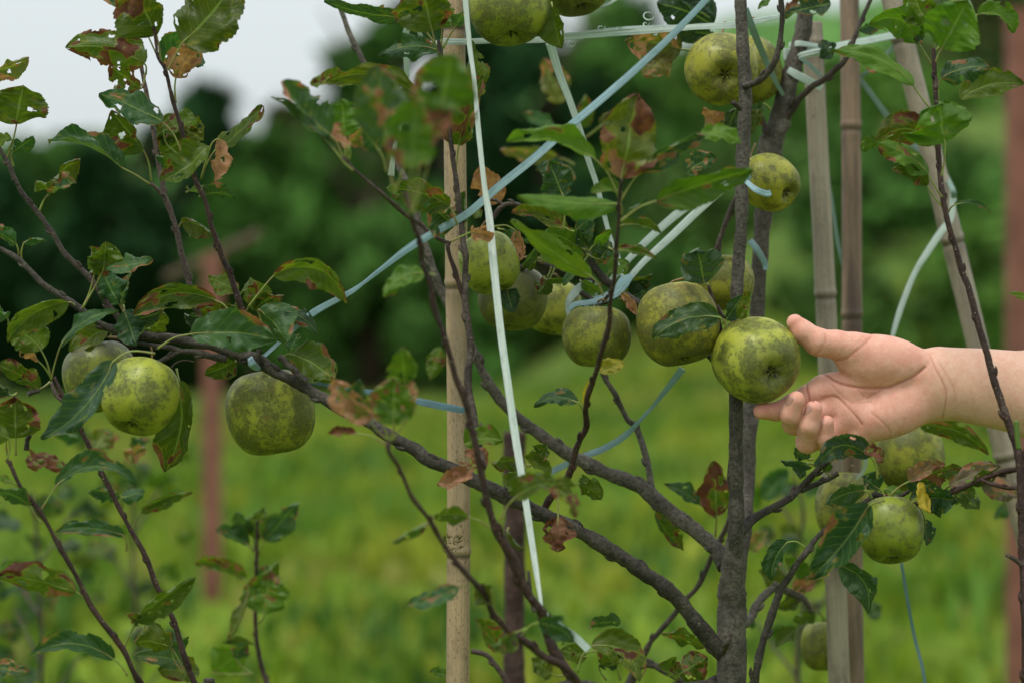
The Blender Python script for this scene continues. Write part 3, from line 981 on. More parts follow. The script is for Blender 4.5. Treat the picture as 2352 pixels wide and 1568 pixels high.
branch('z 520,826,-2 494,820 445,808 412,808 392,817 363,833 345,840 315,838', 9, 4, BARK_DARK, TR, seg=10)
branch('z 420,808,-2 385,797 350,793 315,789 285,789', 7, 4, BARK_DARK, TR, seg=10)
branch('z 392,846,-2 405,833 425,827 445,831', 1.8, 1.5, BARK_MID, TR, seg=6, buds=False)
branch('a2 600,1150,-4 690,1115 780,1080 850,1050 950,990 1040,975', 4.5, 3.2, BARK_MID, TR, seg=8, buds=False)
branch('z 590,846,-3 593,815 597,803', 6.5, 6.5, BARK_DARK, TR, seg=10, buds=False)
branch('b2 400,1090,-4 340,1045 320,1010 260,975 235,940 200,915', 8, 6, BARK_DARK, TR, seg=10, rough=0.25, buds=False)
branch('z 280,756,0 274,734 250,702 214,649 185,617 148,582 125,543,1 102,510 89,491 59,455 40,425 20,379 3,349,2 -10,320', 7.5, 5, BARK_MID, TR)
branch('z 40,425,1 30,415 25,414', 3.5, 3, BARK_DARK, TR, seg=6, buds=False)
# upright shoots of the left side
branch('z 592,800,-2 575,752 560,720,-2 550,695 540,665 527,626 511,593 494,543 484,515,-3 471,461 452,422 442,389 425,330,-3 412,280 399,237 389,198 379,158 363,132,-4 358,95 352,60', 8, 3.6, BARK_TWIG, TR)
branch('z 500,795,3 485,750 470,722 445,701 438,665 428,626 415,576 405,527,4 389,478 376,445 372,412 366,389 356,330,5 346,264 333,198 316,109 306,56 293,13,5 285,-20', 8, 3.8, BARK_PALE, TR)
branch('z 374,450,4 362,435 346,422', 5, 4, BARK_PALE, TR, seg=8)
# foreground shoots
branch('z 1322,1568,-16 1290,1521 1270,1488 1260,1459,-16 1250,1430 1244,1404 1221,1376,-17 1198,1337 1181,1290 1150,1232,-18 1131,1192 1115,1132 1102,1067,-19 1095,1033 1082,978 1069,922,-20 1049,873 1032,813 1019,767,-21 996,701 989,655 970,602,-22 966,560 950,517 940,478,-24 932,440', 0, 0, BARK_TWIG, TR,
       radii=[13, 13, 13, 12, 13, 12, 12, 11, 10.5, 10, 9, 8.5, 8, 8, 7.5, 7, 7, 6.8, 6.5, 6.5, 6.3, 6, 5.5, 5, 4.5, 4])
branch('z 1230,1405,-17 1221,1380 1216,1340 1213,1310', 6, 4, BARK_DARK, TR, seg=8)
branch('z 1340,1590,-18 1313,1548,-19 1287,1525 1247,1505 1214,1478 1181,1459,-21 1148,1426 1131,1406 1115,1366 1092,1340,-23 1049,1291 1012,1238 986,1192,-25 947,1142 917,1073 894,1037,-27 890,1010', 10, 4, BARK_TWIG, TR)
branch('z 1107,1075,-12 1098,1011,-8 1088,962 1076,896,-6 1076,846 1082,797 1075,747 1069,698 1068,649,-5 1070,593 1065,566 1060,514,-4 1055,478 1049,428 1042,379 1036,330,-4 1026,260 1015,170 1009,109,-4 1007,92', 10, 4.2, BARK_MID, TR)
branch('b2 1500,540,-5 1460,430 1430,320 1390,210 1370,110', 6, 4.5, BARK_TWIG, TR)
branch('z 1160,1615,-16 1250,1590 1322,1568,-16', 14, 14, BARK_DARK, TR, buds=False)
branch('z 1340,1575,-16 1450,1600,-10 1560,1590,-2 1650,1570,2', 15, 20, BARK_DARK, TR, buds=False)
branch('z 1250,1172,-3 1262,1145 1297,1106,-4 1310,1080 1322,1034 1333,1008 1347,978,-6 1345,945 1349,912 1363,873,-9 1373,840 1382,807 1399,747,-12 1402,692 1412,632 1415,566,-16 1421,514 1422,461 1428,412,-18', 8.5, 4, BARK_TWIG, TR)
branch('b1 1180,1560,-4 1100,1510,-8 1010,1430 920,1350 800,1250,-14 720,1180 640,1090,-16', 5, 4, BARK_PALE, TR, seg=10)
branch('b2 1400,130,-2 1360,118 1290,80 1210,15 1180,-20', 5.5, 5, BARK_PALE, TR, seg=10)
# spurs in the middle, with their fruit
branch('k 1440,900,5 1370,850 1280,750 1220,650 1180,560,5 1100,470 980,370 860,290,6 780,240', 9, 5, BARK_DARK, TR)
branch('k 1250,870,8 1100,810 950,750 800,700 680,660 580,665 470,720', 8, 8, BARK_DARK, TR)
branch('k 190,200,6 240,110 300,60 380,40 470,60 560,100', 6, 6, BARK_MID, TR)
branch('k 300,60,6 230,10 160,0', 5, 4, BARK_MID, TR)
branch('c2 560,470,6 700,540 850,480 960,540 1100,640 1250,740 1400,850 1500,950,3 1610,1000', 7, 8, BARK_DARK, TR, buds=False)
branch('c2 1450,420,-1 1490,540 1530,680 1540,760 1540,850', 4, 4.5, BARK_TWIG, TR)
branch('c2 1640,640,-1 1560,640 1530,590 1510,560', 5, 4, BARK_MID, TR, seg=8)
branch('z 1705,441,2 1690,455 1672,500 1655,545 1640,590,4 1634,605', 6, 6, BARK_MID, TR, seg=10)
branch('z 1655,545,4 1654,570 1654,600', 3.5, 3, BARK_MID, TR, seg=8)
branch('k 1390,1000,-2 1340,1060,2 1290,1130', 4, 3, BARK_MID, TR, seg=8)
# boughs right of the trunk
branch('z 1700,1225,0 1722,1198,2 1756,1175 1805,1149 1838,1119,5 1871,1086 1897,1063 1920,1045', 11, 6, BARK_DARK, TR)
branch('z 1840,1125,5 1860,1117 1894,1103,6 1925,1085', 7, 6, BARK_DARK, TR)
branch('z 1695,1440,8 1722,1422,12 1742,1383 1772,1353 1789,1348,16 1821,1363 1848,1376 1864,1406,18', 11, 6.5, BARK_OLD, TR)
branch('z 1725,1600,-1 1736,1548,-2 1749,1485 1769,1422 1792,1357 1815,1320 1832,1292 1850,1270,-3 1880,1230,-2 1930,1190,-1 1990,1152,-1 2009,1136 2030,1142 2060,1150 2085,1152', 0, 0, BARK_DARK, TR, radii=[11, 10, 9, 8.5, 8, 7.5, 7, 7, 6.5, 6.5, 7, 7.5, 7, 6, 5])
branch('z 2030,1145,-2 2055,1142 2072,1136 2088,1127', 6, 5, BARK_DARK, TR, seg=8, buds=False)
branch('z 1660,1500,-3 1670,1480,-6 1676,1462 1680,1452', 6, 5.5, BARK_MID, TR, seg=8)

leaves('''
a1 50,1100 115,870 160,590 330 25 0 .45 u 0
a1 55,1050 85,975 -60,1060 90 50 10 .1 g 0
a1 95,1160 85,1060 235,955 75 55 0 .2 t 0
a1 - -80,500 205,405 95 50 -15 .6 d 0
a1 275,1470 350,1345 530,1270 110 50 5 .6 t 0
a1 345,1345 345,1335 255,1262 100 40 10 .4 u 0
a1 345,1345 385,1250 558,1120 95 50 20 .3 u 1
a1 1015,520 1010,450 450,330 235 15 60 .75 u -2
a1 1010,520 980,620 760,450 160 35 0 .8 u 1
a1 1110,420 1035,260 690,-30 90 55 30 .5 t 1
a1 1120,440 1090,240 890,-170 380 15 0 .5 u -3
a1 1170,490 1275,295 1650,-130 400 10 -20 .35 u -5
a1 1170,480 1150,460 1440,190 260 30 40 .5 t 2
a1 1225,720 1225,545 1395,300 190 20 20 1.3 d -2
a1 1280,1110 1130,850 685,655 190 30 20 .45 t -2
a1 1055,1265 1000,1050 775,770 280 20 0 .5 u 1
a1 1280,1100 1140,920 1380,850 150 40 20 .5 u 0
a1 1130,1080 1120,1070 1410,900 210 25 0 .6 u 3
a1 1045,1285 850,1170 335,985 110 50 60 .3 t -1
a1 1330,1220 1450,1020 1115,1260 190 30 -30 .3 u -4
a1 1330,1200 1270,1150 1085,1080 90 40 0 .1 t -1
a1 1400,1250 1520,970 1490,1268 110 35 20 1.4 d -3
a1 1400,1250 1490,1060 1830,735 115 45 -20 .5 u -2
a1 1390,1370 1410,1355 1650,1385 70 55 25 .2 t -1
a1 1300,1340 1320,1330 1440,1360 60 60 0 .2 u 0
a2 1250,10 1270,-20 1495,80 110 40 30 .3 u 2
a2 130,210 110,130 -60,20 90 45 0 .4 t 0
a2 150,235 165,130 322,112 45 55 30 .3 t 0
a2 575,580 660,340 620,150 130 30 20 .5 u -1
a2 575,580 720,310 740,115 220 15 0 .15 u -2
a2 - 735,300 1065,240 90 50 -10 .5 t -3
a2 870,620 830,550 710,330 200 20 0 .2 t 1
a2 870,610 840,550 910,335 60 60 0 .4 t 1
a2 520,560 480,540 50,815 185 20 70 .4 u -2
a2 355,1060 285,870 50,720 210 25 30 .1 g -1
a2 355,1060 270,950 125,800 75 40 0 1.4 d 0
a2 355,1080 420,845 830,600 95 50 60 .0 t -1
a2 350,1090 270,1140 -30,970 130 35 20 .5 u -3
a2 770,790 760,700 480,880 170 20 0 .35 u 4
a2 860,560 870,600 945,835 190 25 0 .15 b -2
a2 860,600 900,650 1140,590 95 40 -20 .3 b -2
a2 1050,760 1070,750 1120,600 90 50 0 .3 u 1
a2 1600,600 1500,525 930,620 170 20 95 .6 u -4
a2 1640,560 1660,460 1450,360 140 30 0 .5 u 1
a2 1650,570 1610,560 1360,560 120 30 0 .8 u 2
a2 1640,600 1690,460 1820,420 140 30 0 .5 u 2
a2 1330,750 1410,650 1285,620 95 30 0 .1 b 0
a2 1100,860 1330,760 1935,800 270 15 30 .2 t -6
a2 1640,930 1640,955 1425,1040 140 20 0 .4 u 0
a2 1080,895 790,950 290,1490 220 20 -70 .3 b -9
a2 1230,1000 1250,1085 1150,1720 270 15 -60 .5 u 4
a2 110,1600 110,1480 100,1190 330 15 0 .5 u -5
a2 60,700 50,650 -40,560 90 30 0 .2 t 0
a2 - 560,1490 370,1400 90 40 0 .1 t 35
a2 - 740,1420 650,1600 150 30 0 .3 u 30
a2 - 740,1510 830,1470 90 30 0 1.2 d 30
a2 - 930,1568 1050,1500 110 30 0 .4 t 32
a2 50,1600 70,1440 240,1460 60 40 0 .6 u -2
b1 1290,310 1120,125 515,0 90 50 -30 .3 t -2
b1 1310,350 1270,220 1180,-170 420 10 0 .5 u -4
b1 1345,340 1430,185 1525,90 80 45 15 .3 t -4
b1 1335,330 1340,190 1420,60 90 45 15 .3 g -2
b1 1300,370 1300,350 900,400 130 35 50 .3 t 0
b1 1300,720 1180,680 530,565 160 35 100 .2 u -4
b1 1120,1500 1325,790 1400,365 400 10 0 .3 g -42
b1 1120,1500 1125,1180 1150,680 330 10 0 .5 g -44
b1 1150,1400 1240,1010 1410,760 190 30 0 1.1 u -42
b1 1000,1320 945,980 890,455 330 10 0 .5 t -34
b1 1435,1210 1455,1010 1625,530 310 15 20 .75 u -3
b1 1430,900 1530,720 1515,265 150 35 20 .3 u 1
b1 660,1090 660,950 640,690 250 15 0 .3 g -14
b1 640,1090 560,940 230,560 210 35 -30 .3 t -20
b1 720,1190 600,1060 150,680 75 40 30 .3 t -20
b1 690,1110 690,1030 500,860 90 40 0 1.2 d -18
b1 680,1100 690,1010 815,890 110 30 0 .8 d -12
b1 - 720,590 420,590 110 35 20 .6 u 18
b1 1440,1560 1390,1440 960,1320 200 25 40 .45 u -6
b1 1440,1568 1430,1568 1240,1430 210 25 0 .6 t -2
b1 1500,1600 1500,1568 1500,1330 110 40 0 .4 t -1
b1 - 1720,1420 1600,1160 220 15 0 1.5 d 10
b1 1000,1350 1020,1340 955,1315 60 40 0 .1 g -8
b2 1400,115 1540,50 1705,60 100 30 -10 1.5 d -7
b2 -10,570 170,350 665,545 200 25 150 .5 u -3
b2 0,560 30,590 235,490 155 25 20 .55 u 1
b2 60,700 110,610 465,755 110 35 70 .35 b -2
b2 100,720 60,590 260,830 190 30 20 .2 t -4
b2 330,790 335,765 275,880 80 30 0 .1 t 1
b2 230,915 285,900 585,1085 240 20 30 .45 u -1
b2 970,1500 860,1320 590,1070 190 30 -30 1.0 d -25
b2 970,1500 810,1300 760,1070 170 30 0 .2 t -24
b2 980,1500 1000,1390 1010,1060 270 15 0 .6 g -26
b2 985,1500 1100,1350 1140,1080 120 30 0 .9 d -25
b2 985,1480 1080,1100 1060,855 170 15 0 .3 g -24
b2 960,1540 740,1455 545,1450 60 40 0 1.1 u -20
b2 1290,350 1220,340 935,500 130 35 60 .15 g -21
b2 - 1320,850 1255,1075 110 25 0 .5 u 25
b2 1600,1500 1500,1530 1760,1500 120 35 30 .2 g -8
b3 1640,100 1560,110 1305,235 150 25 -30 1.6 m -11
b3 1640,100 1650,110 1500,0 120 30 0 1.6 m -10
b3 1700,560 1520,465 1275,480 110 30 30 .2 u -18
b3 1280,470 1240,500 990,645 50 55 15 .4 g -24
b3 1600,950 1450,950 1065,1090 110 35 -20 .35 t -23
b3 1600,960 1570,950 1705,1070 140 25 10 .2 u -22
b3 - 1742,1390 1570,1170 150 20 0 .8 u 18
b3 - 1370,1560 1250,1540 60 40 0 .0 g 15
c1 1350,360 1260,345 870,290 230 20 20 .55 d 9
c1 - 1160,380 1000,535 150 25 0 .5 d 9
c1 - 1480,180 1095,20 260 20 20 .1 b 10
c1 - 1500,250 1180,190 140 30 0 .0 b 12
c1 - 1240,-10 1500,140 120 30 0 .0 b 9
c1 360,20 365,50 430,340 200 25 -10 .0 u 1
c1 830,1390 660,1110 45,995 130 40 70 .1 g -15
c1 845,1500 845,1240 960,650 350 15 0 .75 u -17
c1 850,1390 990,1195 1430,940 135 35 40 .55 t -16
c1 - 1400,950 1680,1000 110 35 50 .0 g -16
c1 840,1545 1090,1400 1765,1180 180 30 10 .35 g -19
c1 440,1600 440,1370 340,1120 210 15 0 .35 t -6
c1 850,1490 830,1420 120,1360 130 35 -20 .2 g -17
c1 850,1400 850,1340 630,1350 80 40 30 .1 g -14
c1 850,1530 870,1510 1025,1380 75 40 0 .1 t -15
c1 - 430,720 300,410 180 20 0 .7 d 38
c1 - 400,900 165,790 95 35 0 .3 t 38
c1 520,980 540,880 600,665 150 25 0 .5 u 36
c1 530,1000 700,880 900,780 100 30 0 .3 t 34
c1 520,1150 400,1100 5,1050 110 35 20 .5 d 36
c1 520,1250 460,1160 250,1180 90 35 0 .2 b 34
c1 - 1300,1210 1510,1100 130 25 20 .5 t 6
c1 - 1600,900 1420,750 120 35 -20 1.1 d 12
c1 - 1590,900 1650,750 90 35 0 .0 b 11
k 1030,330 960,300 375,130 170 25 40 .55 u -2
k 1340,1000 1215,800 375,215 190 35 -20 .1 g -14
k 1490,300 1545,260 1945,355 120 30 45 .15 u -12
k 1400,500 1440,520 1905,600 120 30 20 .55 u -10
k 110,290 190,280 0,310 150 25 0 1.5 d -3
k 200,280 420,320 480,630 120 25 30 1.5 d -2
k 1200,560 1085,690 920,890 115 25 0 .1 t 4
k 1180,540 1160,480 1080,310 120 25 0 .1 t 4
k 1180,540 1170,470 1250,230 100 30 0 .2 t 4
k 1190,540 1260,460 1430,300 90 30 0 .2 g 3
k 1050,300 1060,230 1000,60 110 30 0 .2 t 5
k 1050,330 1080,300 1300,90 120 30 0 .1 t 5
k 1190,560 1230,600 1440,480 90 30 0 .3 u 5
k 980,370 930,420 800,230 150 25 0 .6 u 5
k 1000,400 1090,420 1120,620 110 30 0 .2 g 6
k 620,660 650,560 740,440 100 30 0 .5 u 5
k 620,660 660,600 800,640 90 30 0 .6 u 4
k 600,640 500,700 660,470 90 30 0 .0 t 3
k 860,720 880,640 960,560 90 30 0 .4 g 7
k 800,700 760,800 690,900 70 30 0 1.0 u 6
k 720,800 740,830 1020,830 70 30 0 .2 g 5
k 1100,840 1120,860 1330,960 110 30 0 .1 g 7
k 1250,700 1280,650 1420,560 80 30 0 .7 d 6
k 340,900 330,940 400,1175 190 15 0 .0 b 2
k 1440,1000 1480,1000 1850,780 240 20 0 .35 u 9
k 1430,900 1460,850 1560,700 120 30 0 .0 g 9
k 1500,1030 1620,1020 1880,900 200 25 0 .2 b 8
k 1440,1020 1530,970 1690,1200 90 30 30 1.3 d 2
k 130,0 20,90 60,180 110 30 0 .4 u 3
k 240,300 300,310 560,460 100 40 0 .0 t 4
k 600,680 560,740 620,560 80 30 0 .1 u 5
c2 1450,415 1425,410 1380,175 270 15 0 .05 b -4
c2 1580,710 1530,645 1060,800 190 20 70 .2 t -6
c2 1545,690 1575,660 1690,490 100 25 0 .05 t -3
c2 1700,620 1670,650 1760,460 90 35 0 .3 u -5
c2 660,1060 700,1025 875,965 100 25 10 .2 y -8
c2 - 585,1260 620,1075 28 25 10 .0 y -5
c2 575,1285 540,1235 235,1265 95 35 50 .35 t -6
c3 470,250 555,240 705,345 115 30 20 .1 u -4
c3 - 550,230 615,190 60 40 0 .1 g -4
c3 405,305 405,460 395,710 220 10 0 1.7 u -6
c3 350,200 330,185 165,40 110 30 20 .3 u -4
c3 200,110 120,80 -60,90 110 30 10 .4 u -8
c3 200,110 140,140 60,290 150 25 -20 .3 g -6
c3 0,490 110,325 400,230 150 30 30 .4 u -22
c3 - 330,255 520,470 130 30 60 .8 u -22
c3 1500,600 1510,455 1490,70 220 15 0 .9 u 16
c3 1500,470 1385,370 1145,240 90 35 20 .2 t 16
c3 - 1080,430 1285,695 125 25 -20 .55 u 14
c3 540,1545 640,1365 970,1620 170 25 110 .5 u -8
c3 - 840,1200 615,1235 85 35 20 .3 t 8
c3 560,1440 600,1440 420,1390 110 30 0 .2 u 2
c3 440,1568 360,1555 220,1450 130 30 0 .2 u -10
c3 180,1240 100,1270 -60,1370 120 30 0 .4 u -22
c3 150,1290 270,1200 525,1340 130 30 30 .25 t -22
c3 - 1430,1370 1125,1280 95 35 20 .6 u 5
c3 1230,1600 1250,1560 1445,1440 190 25 0 .7 u 4
c3 1230,1600 1250,1560 1100,1490 150 30 0 .5 u 4
c3 840,1600 800,1480 760,1320 110 30 0 .1 b 6
c3 740,1600 690,1500 860,1340 110 30 0 .2 t 6
c3 60,540 50,560 170,690 50 50 -10 .1 u -16
c3 - 560,1330 430,1350 100 30 0 .2 g 6
a2 1640,600 1560,640 1390,600 120 30 20 .5 u 0
a2 1700,620 1740,560 1900,470 130 30 20 .4 u 1
a2 1640,740 1560,700 1430,640 120 30 0 .2 t -1
a2 900,760 960,700 1090,640 110 30 0 .2 g 3
a1 1290,1000 1240,980 1080,860 190 25 20 .5 u 2
a1 1250,860 1300,900 1420,980 150 30 0 .3 u 2
a2 120,1170 60,1180 -40,1060 140 30 0 .5 b -4
b1 1010,1340 1080,1150 1180,960 150 30 0 .6 g -30
b1 950,1200 900,1050 780,900 150 30 0 .4 t -24
c2 600,180 520,140 300,60 150 25 20 .2 g 4
c2 600,200 700,240 780,120 110 30 0 .2 t 4
c2 450,300 400,230 230,150 130 30 20 .5 u 5
c2 700,420 760,330 900,260 120 30 0 .2 g 6
c2 380,300 340,380 260,480 110 25 0 .4 u 6
d3 920,330 900,270 780,180 120 30 0 .2 t 3
d3 1120,370 1130,300 1250,230 130 30 0 .3 b -1
d3 1350,290 1300,330 1330,470 110 30 0 .1 t -3
c3 200,110 260,60 330,-40 120 30 0 .3 u -3
c3 560,1440 680,1400 800,1500 130 30 20 .4 u 2
q - 1050,20 735,100 190 25 0 .5 b 11
q - 1380,150 1235,205 75 35 0 .1 b 12
q - 1250,420 1350,495 85 30 0 1.4 d 12
q - 1060,390 990,270 110 25 0 .1 b 13
q 590,780 560,740 520,900 95 30 0 .2 u 9
q 640,740 600,700 560,760 70 30 0 .2 t 9
q - 640,0 560,60 40 30 0 .2 g 8
h 1590,1600 1530,1400 1045,1500 215 20 150 .35 b -8
h - 1480,1330 1640,1450 120 30 0 1.1 u -9
h - 1000,1500 720,1435 75 35 15 .0 b 4
d3 440,60 400,60 310,-10 80 30 0 .1 b 5
d3 440,100 400,90 345,200 100 30 0 .1 b 6
d3 560,180 540,160 480,60 90 30 0 .2 g 5
d3 850,335 800,280 525,370 140 25 20 .25 t -2
d3 935,350 835,380 400,895 270 20 -30 .5 t -7
d3 395,690 265,640 155,910 130 30 40 .2 t -3
d3 490,770 620,800 820,1135 160 30 90 .15 t -4
d3 1130,360 1200,335 1445,350 180 20 10 .1 t -4
d3 - 1190,220 1262,440 75 30 -10 .1 y -5
d3 1150,370 1220,480 1232,665 110 25 0 .25 b 1
d3 950,300 940,270 1060,300 50 40 10 .0 g -3
d3 980,310 1110,215 1360,95 120 30 10 .9 m -4
d3 - 1180,200 1480,120 130 30 20 .6 u -3
d3 - 1200,290 1310,190 110 30 0 .1 b 0
d3 1350,280 1390,245 1745,110 140 30 10 .5 m -2
d3 1350,290 1440,240 1595,410 130 25 0 .3 u -1
d2 - 1190,1400 1660,1600 110 30 70 .5 u 14
d3 - 320,1240 180,1365 95 30 0 .1 u 25
d3 - 330,1000 190,1100 110 30 0 .1 u 22
d3 - 250,960 60,840 130 25 0 .1 u 24
d3 - 300,1000 480,900 120 30 0 .9 d 20
d3 - 360,900 250,750 130 30 0 .1 g 18
d3 - 100,340 260,130 130 25 0 .0 t 45
d3 - 40,400 -60,200 130 25 0 .0 g 45
d3 - 0,700 120,560 120 25 0 .5 d 40
d3 - 850,1050 870,1190 100 25 0 .0 t 50
d3 - 450,1120 300,1180 90 30 0 .1 u 20
d3 - 20,1240 -60,1160 70 30 0 .0 t 30
''', TR)

# ================================================================== the right-hand tree: one tall shoot at the right edge
rt = empty('apple_tree', 'slim apple tree at the right edge, its tall leafy shoot before the slanted pole', 'tree')
branch('z 2360,1640,-10 2357,1450,-10 2353,1316,-9 2349,1270 2348,1167 2344,1072,-8 2336,1030 2324,993 2307,944 2296,912 2283,873,-7 2267,813 2243,731 2224,658 2210,626,-6 2194,566 2178,514,-6 2164,443 2159,392,-5 2155,341 2153,273 2148,204 2145,126,-5 2143,112', 0, 0, BARK_TWIG, rt,
       radii=[12, 12, 11, 11, 11, 11, 10, 9.5, 9, 8.5, 8.5, 8, 7.5, 7.5, 7, 7, 6.8, 6.5, 6, 6, 5.8, 5.5, 5.5, 4], rough=0.12)
trunk_down(2360, 1640, -0.10, 13, rt, BARK_MID)
branch('z 2349,1074,-8 2330,1078 2299,1084 2253,1101 2204,1122,-5 2165,1138 2141,1146 2108,1155,-3 2090,1152', 7.5, 5, BARK_TWIG, rt)
branch('z 2253,1100,-7 2262,1106 2285,1113 2320,1120 2345,1118', 4, 5, BARK_TWIG, rt, seg=8)
branch('r 680,915,-9 650,890 620,872 588,858', 7, 4, BARK_MID, rt, seg=8)
m_, nt_, b_ = new_mat('green_cut_shoot', 0.4, 0.4)
b_.inputs['Base Color'].default_value = (0.08, 0.14, 0.02, 1)
branch('r 660,270,-9 652,200 646,112', 6, 6.5, m_, rt, seg=12, rough=0.03, buds=False, label='short green cut shoot stub')
branch('q 1757,600,-5 1757,520', 6, 6, BARK_PALE, rt, seg=10, buds=False)
leaves('''
q 1757,420 1800,325 1975,5 400 5 0 .0 g -9
q 1748,350 1700,135 1615,-60 200 20 -20 .2 g -5
q 1730,440 1640,290 1308,165 165 30 100 .1 g -4
q 1755,350 2040,100 2285,225 130 30 60 .15 g -3
q 1735,750 1605,575 1058,335 130 25 70 .2 g -7
q 1775,680 1800,530 2125,460 150 25 40 .45 t -4
q - 1930,670 2350,570 180 20 50 .2 u -2
q 1795,1190 1820,965 1780,690 380 15 0 .2 g -8
q 1765,1080 1745,975 1350,985 190 20 110 .5 u -5
q - 1360,970 1260,1015 90 25 15 .0 g -5
q 1800,1330 1705,1175 1350,960 140 25 40 .45 g -7
q 1812,1400 1700,1250 1460,1145 95 30 60 .35 u -6
q 1840,1430 1880,1385 2125,1430 30 35 40 .4 t -5
q - 1700,220 1640,180 70 30 20 .1 g -4
q - 1620,230 1670,290 60 30 0 .4 b -4
q 1750,330 1745,310 1735,270 30 40 0 .0 g -5
r 440,470 450,470 700,530 120 25 20 .6 m -5
r 380,480 400,470 560,400 90 25 20 .4 u -5
z - 2365,688 2316,675 16 30 2 .0 g 5
r - 660,590 520,650 70 25 10 .1 t 40
''', rt)

# ================================================================== the left-hand tree: shoots rising from below
lt = empty('apple_tree', 'low apple tree at the lower left with two thin red shoots and curled leaves', 'tree')
branch('z 470,1700,-6 400,1640,-8 340,1590 310,1548,-10 283,1491 214,1399 185,1340,-11 142,1264 92,1175 49,1119,-12 25,1070 15,1055', 8, 4, BARK_TWIG, lt)
branch('z 500,1700,-4 465,1610,-4 438,1548,-4 419,1495 402,1432 379,1383 356,1337,-4 333,1274 290,1198 257,1132 231,1080,-4 208,1031 185,988 155,932,-4 140,900 125,865', 7.5, 4.2, BARK_TWIG, lt)
trunk_down(480, 1700, -0.05, 13, lt, BARK_MID)
branch('a2 355,1090,-4 390,1180 440,1230 480,1290', 4.5, 4.5, BARK_PALE, lt, seg=8)
branch('a2 280,1150,-3 220,1165 195,1180', 4.5, 6, BARK_DARK, lt, seg=8)
branch('a2 210,1460,-4 190,1500 185,1568', 5, 6, BARK_DARK, lt, seg=8)
leaves('''
a3 290,410 390,250 958,235 120 40 130 .3 t -11
a3 290,510 200,385 -40,290 110 40 30 .3 t -12
a3 165,290 90,230 -30,160 40 40 0 .3 g -12
a3 650,1130 530,985 -40,870 185 25 20 .75 u -11
a3 - 0,900 150,840 90 35 20 .2 g -9
a3 860,1390 945,1190 1365,885 150 30 20 .3 u -10
a3 860,1370 950,1180 890,1140 90 30 0 .6 u -10
a3 890,1568 790,1455 212,1430 125 30 100 .15 t -11
a3 - -50,1490 205,1535 90 35 -15 .7 t -8
a3 50,60 60,-80 -60,-160 120 30 0 .2 u -12
a3 850,420 850,330 1010,285 90 30 0 .1 t 14
a3 850,420 840,320 612,290 100 30 20 .2 t 14
a3 930,545 980,430 1345,285 90 35 30 .4 u 15
a3 880,700 860,595 385,565 110 30 40 .3 t 15
a3 - 300,40 190,110 130 30 0 1.1 u 14
a3 - 250,30 480,130 90 35 0 1.0 u 14
a3 1280,1560 1190,1370 935,1340 180 25 20 .2 u 3
a3 1280,1560 1200,1360 1310,1300 80 40 0 .2 t 3
a3 - 1300,1490 930,1430 120 30 20 .2 t 12
a3 - 1390,1540 1100,1520 140 30 0 .4 u 14
a3 - 860,20 1010,-20 110 30 0 .8 d 25
''', lt)

# ================================================================== small sapling beyond
sp = empty('apple_tree', 'small blurred apple sapling with bluish leaves standing left of the cane pole', 'tree')
branch('z 640,1720,26 625,1600,28 607,1551,30 594,1500 587,1430,31 588,1330 590,1230,31 592,1195', 6.5, 3.5, BARK_TWIG, sp)
trunk_down(640, 1720, 0.26, 8, sp, BARK_MID)
leaves('''
b3 45,760 45,620 100,400 180 20 0 .35 g 32
b3 50,760 100,620 340,365 150 25 0 .35 t 31
b3 60,1200 100,1140 140,840 280 15 0 .55 g 29
b3 60,900 90,880 200,770 110 30 0 .2 g 32
b3 45,900 90,890 120,800 110 30 0 .4 t 34
b3 20,700 -10,660 -240,550 110 30 10 .1 t 31
b3 30,700 0,560 -100,430 130 25 0 .0 t 32
b3 - 40,1350 -200,1340 50 40 30 .4 u 28
b3 20,1560 -100,1450 -30,1330 90 40 10 .4 t 26
b3 20,1560 -260,1550 -30,1380 190 25 0 .0 g 30
b3 -20,1030 -30,900 -380,790 110 30 20 .5 u 28
b3 -20,1030 -10,1000 -150,1350 60 45 0 .2 u 28
''', sp)


def blurred_sapling(u, v0, v1, d, n, label, seed, wid=120):
    """a slim young tree a row further back"""
    global LCOUNT
    rr = random.Random(seed)
    t = empty('apple_tree', label, 'tree')
    pts = [(u + rr.uniform(-14, 14) + (v - v0) * 0.03, v) for v in np.linspace(v0, v1 + 200, 7)]
    branch('z ' + ' '.join('%.0f,%.0f,%.0f' % (a, b, d * 100) for a, b in pts), 3, 7, BARK_MID, t, buds=False)
    trunk_down(pts[-1][0], pts[-1][1], d, 8, t, BARK_MID)
    for k in range(4):
        a = pts[1 + k % 5]
        sx_ = rr.choice((-1, 1)) * rr.uniform(60, wid)
        branch('z %.0f,%.0f,%.0f %.0f,%.0f,%.0f %.0f,%.0f,%.0f' % (a[0], a[1] + 60, d * 100, a[0] + sx_ * .5, a[1], d * 100 + 3, a[0] + sx_, a[1] - 70, d * 100 + 6), 4, 2.5, BARK_MID, t, seg=7, buds=False)
    for k in range(n):
        a = rr.uniform(-wid, wid) * 0.9; v = rr.uniform(v0 - 20, v1)
        L = rr.uniform(45, 75); an = rr.uniform(0, 6.28)
        leaf(None, (u + a, v), (u + a + L * math.cos(an), v + L * 0.6 * math.sin(an)), rr.uniform(26, 40), rr.uniform(10, 50), rr.uniform(0, 15), rr.uniform(0, 0.5), rr.choice('ttbug'), d + rr.uniform(-.12, .12), t)


blurred_sapling(300, 1040, 1600, 1.1, 34, 'blurred young tree with bluish leaves behind the two thin red shoots', 3)
blurred_sapling(75, 1130, 1600, 0.8, 22, 'blurred young tree low in the left corner', 5, 90)
blurred_sapling(1830, 1080, 1500, 0.75, 18, 'blurred young tree low behind the trunk and the grey pole', 8, 100)

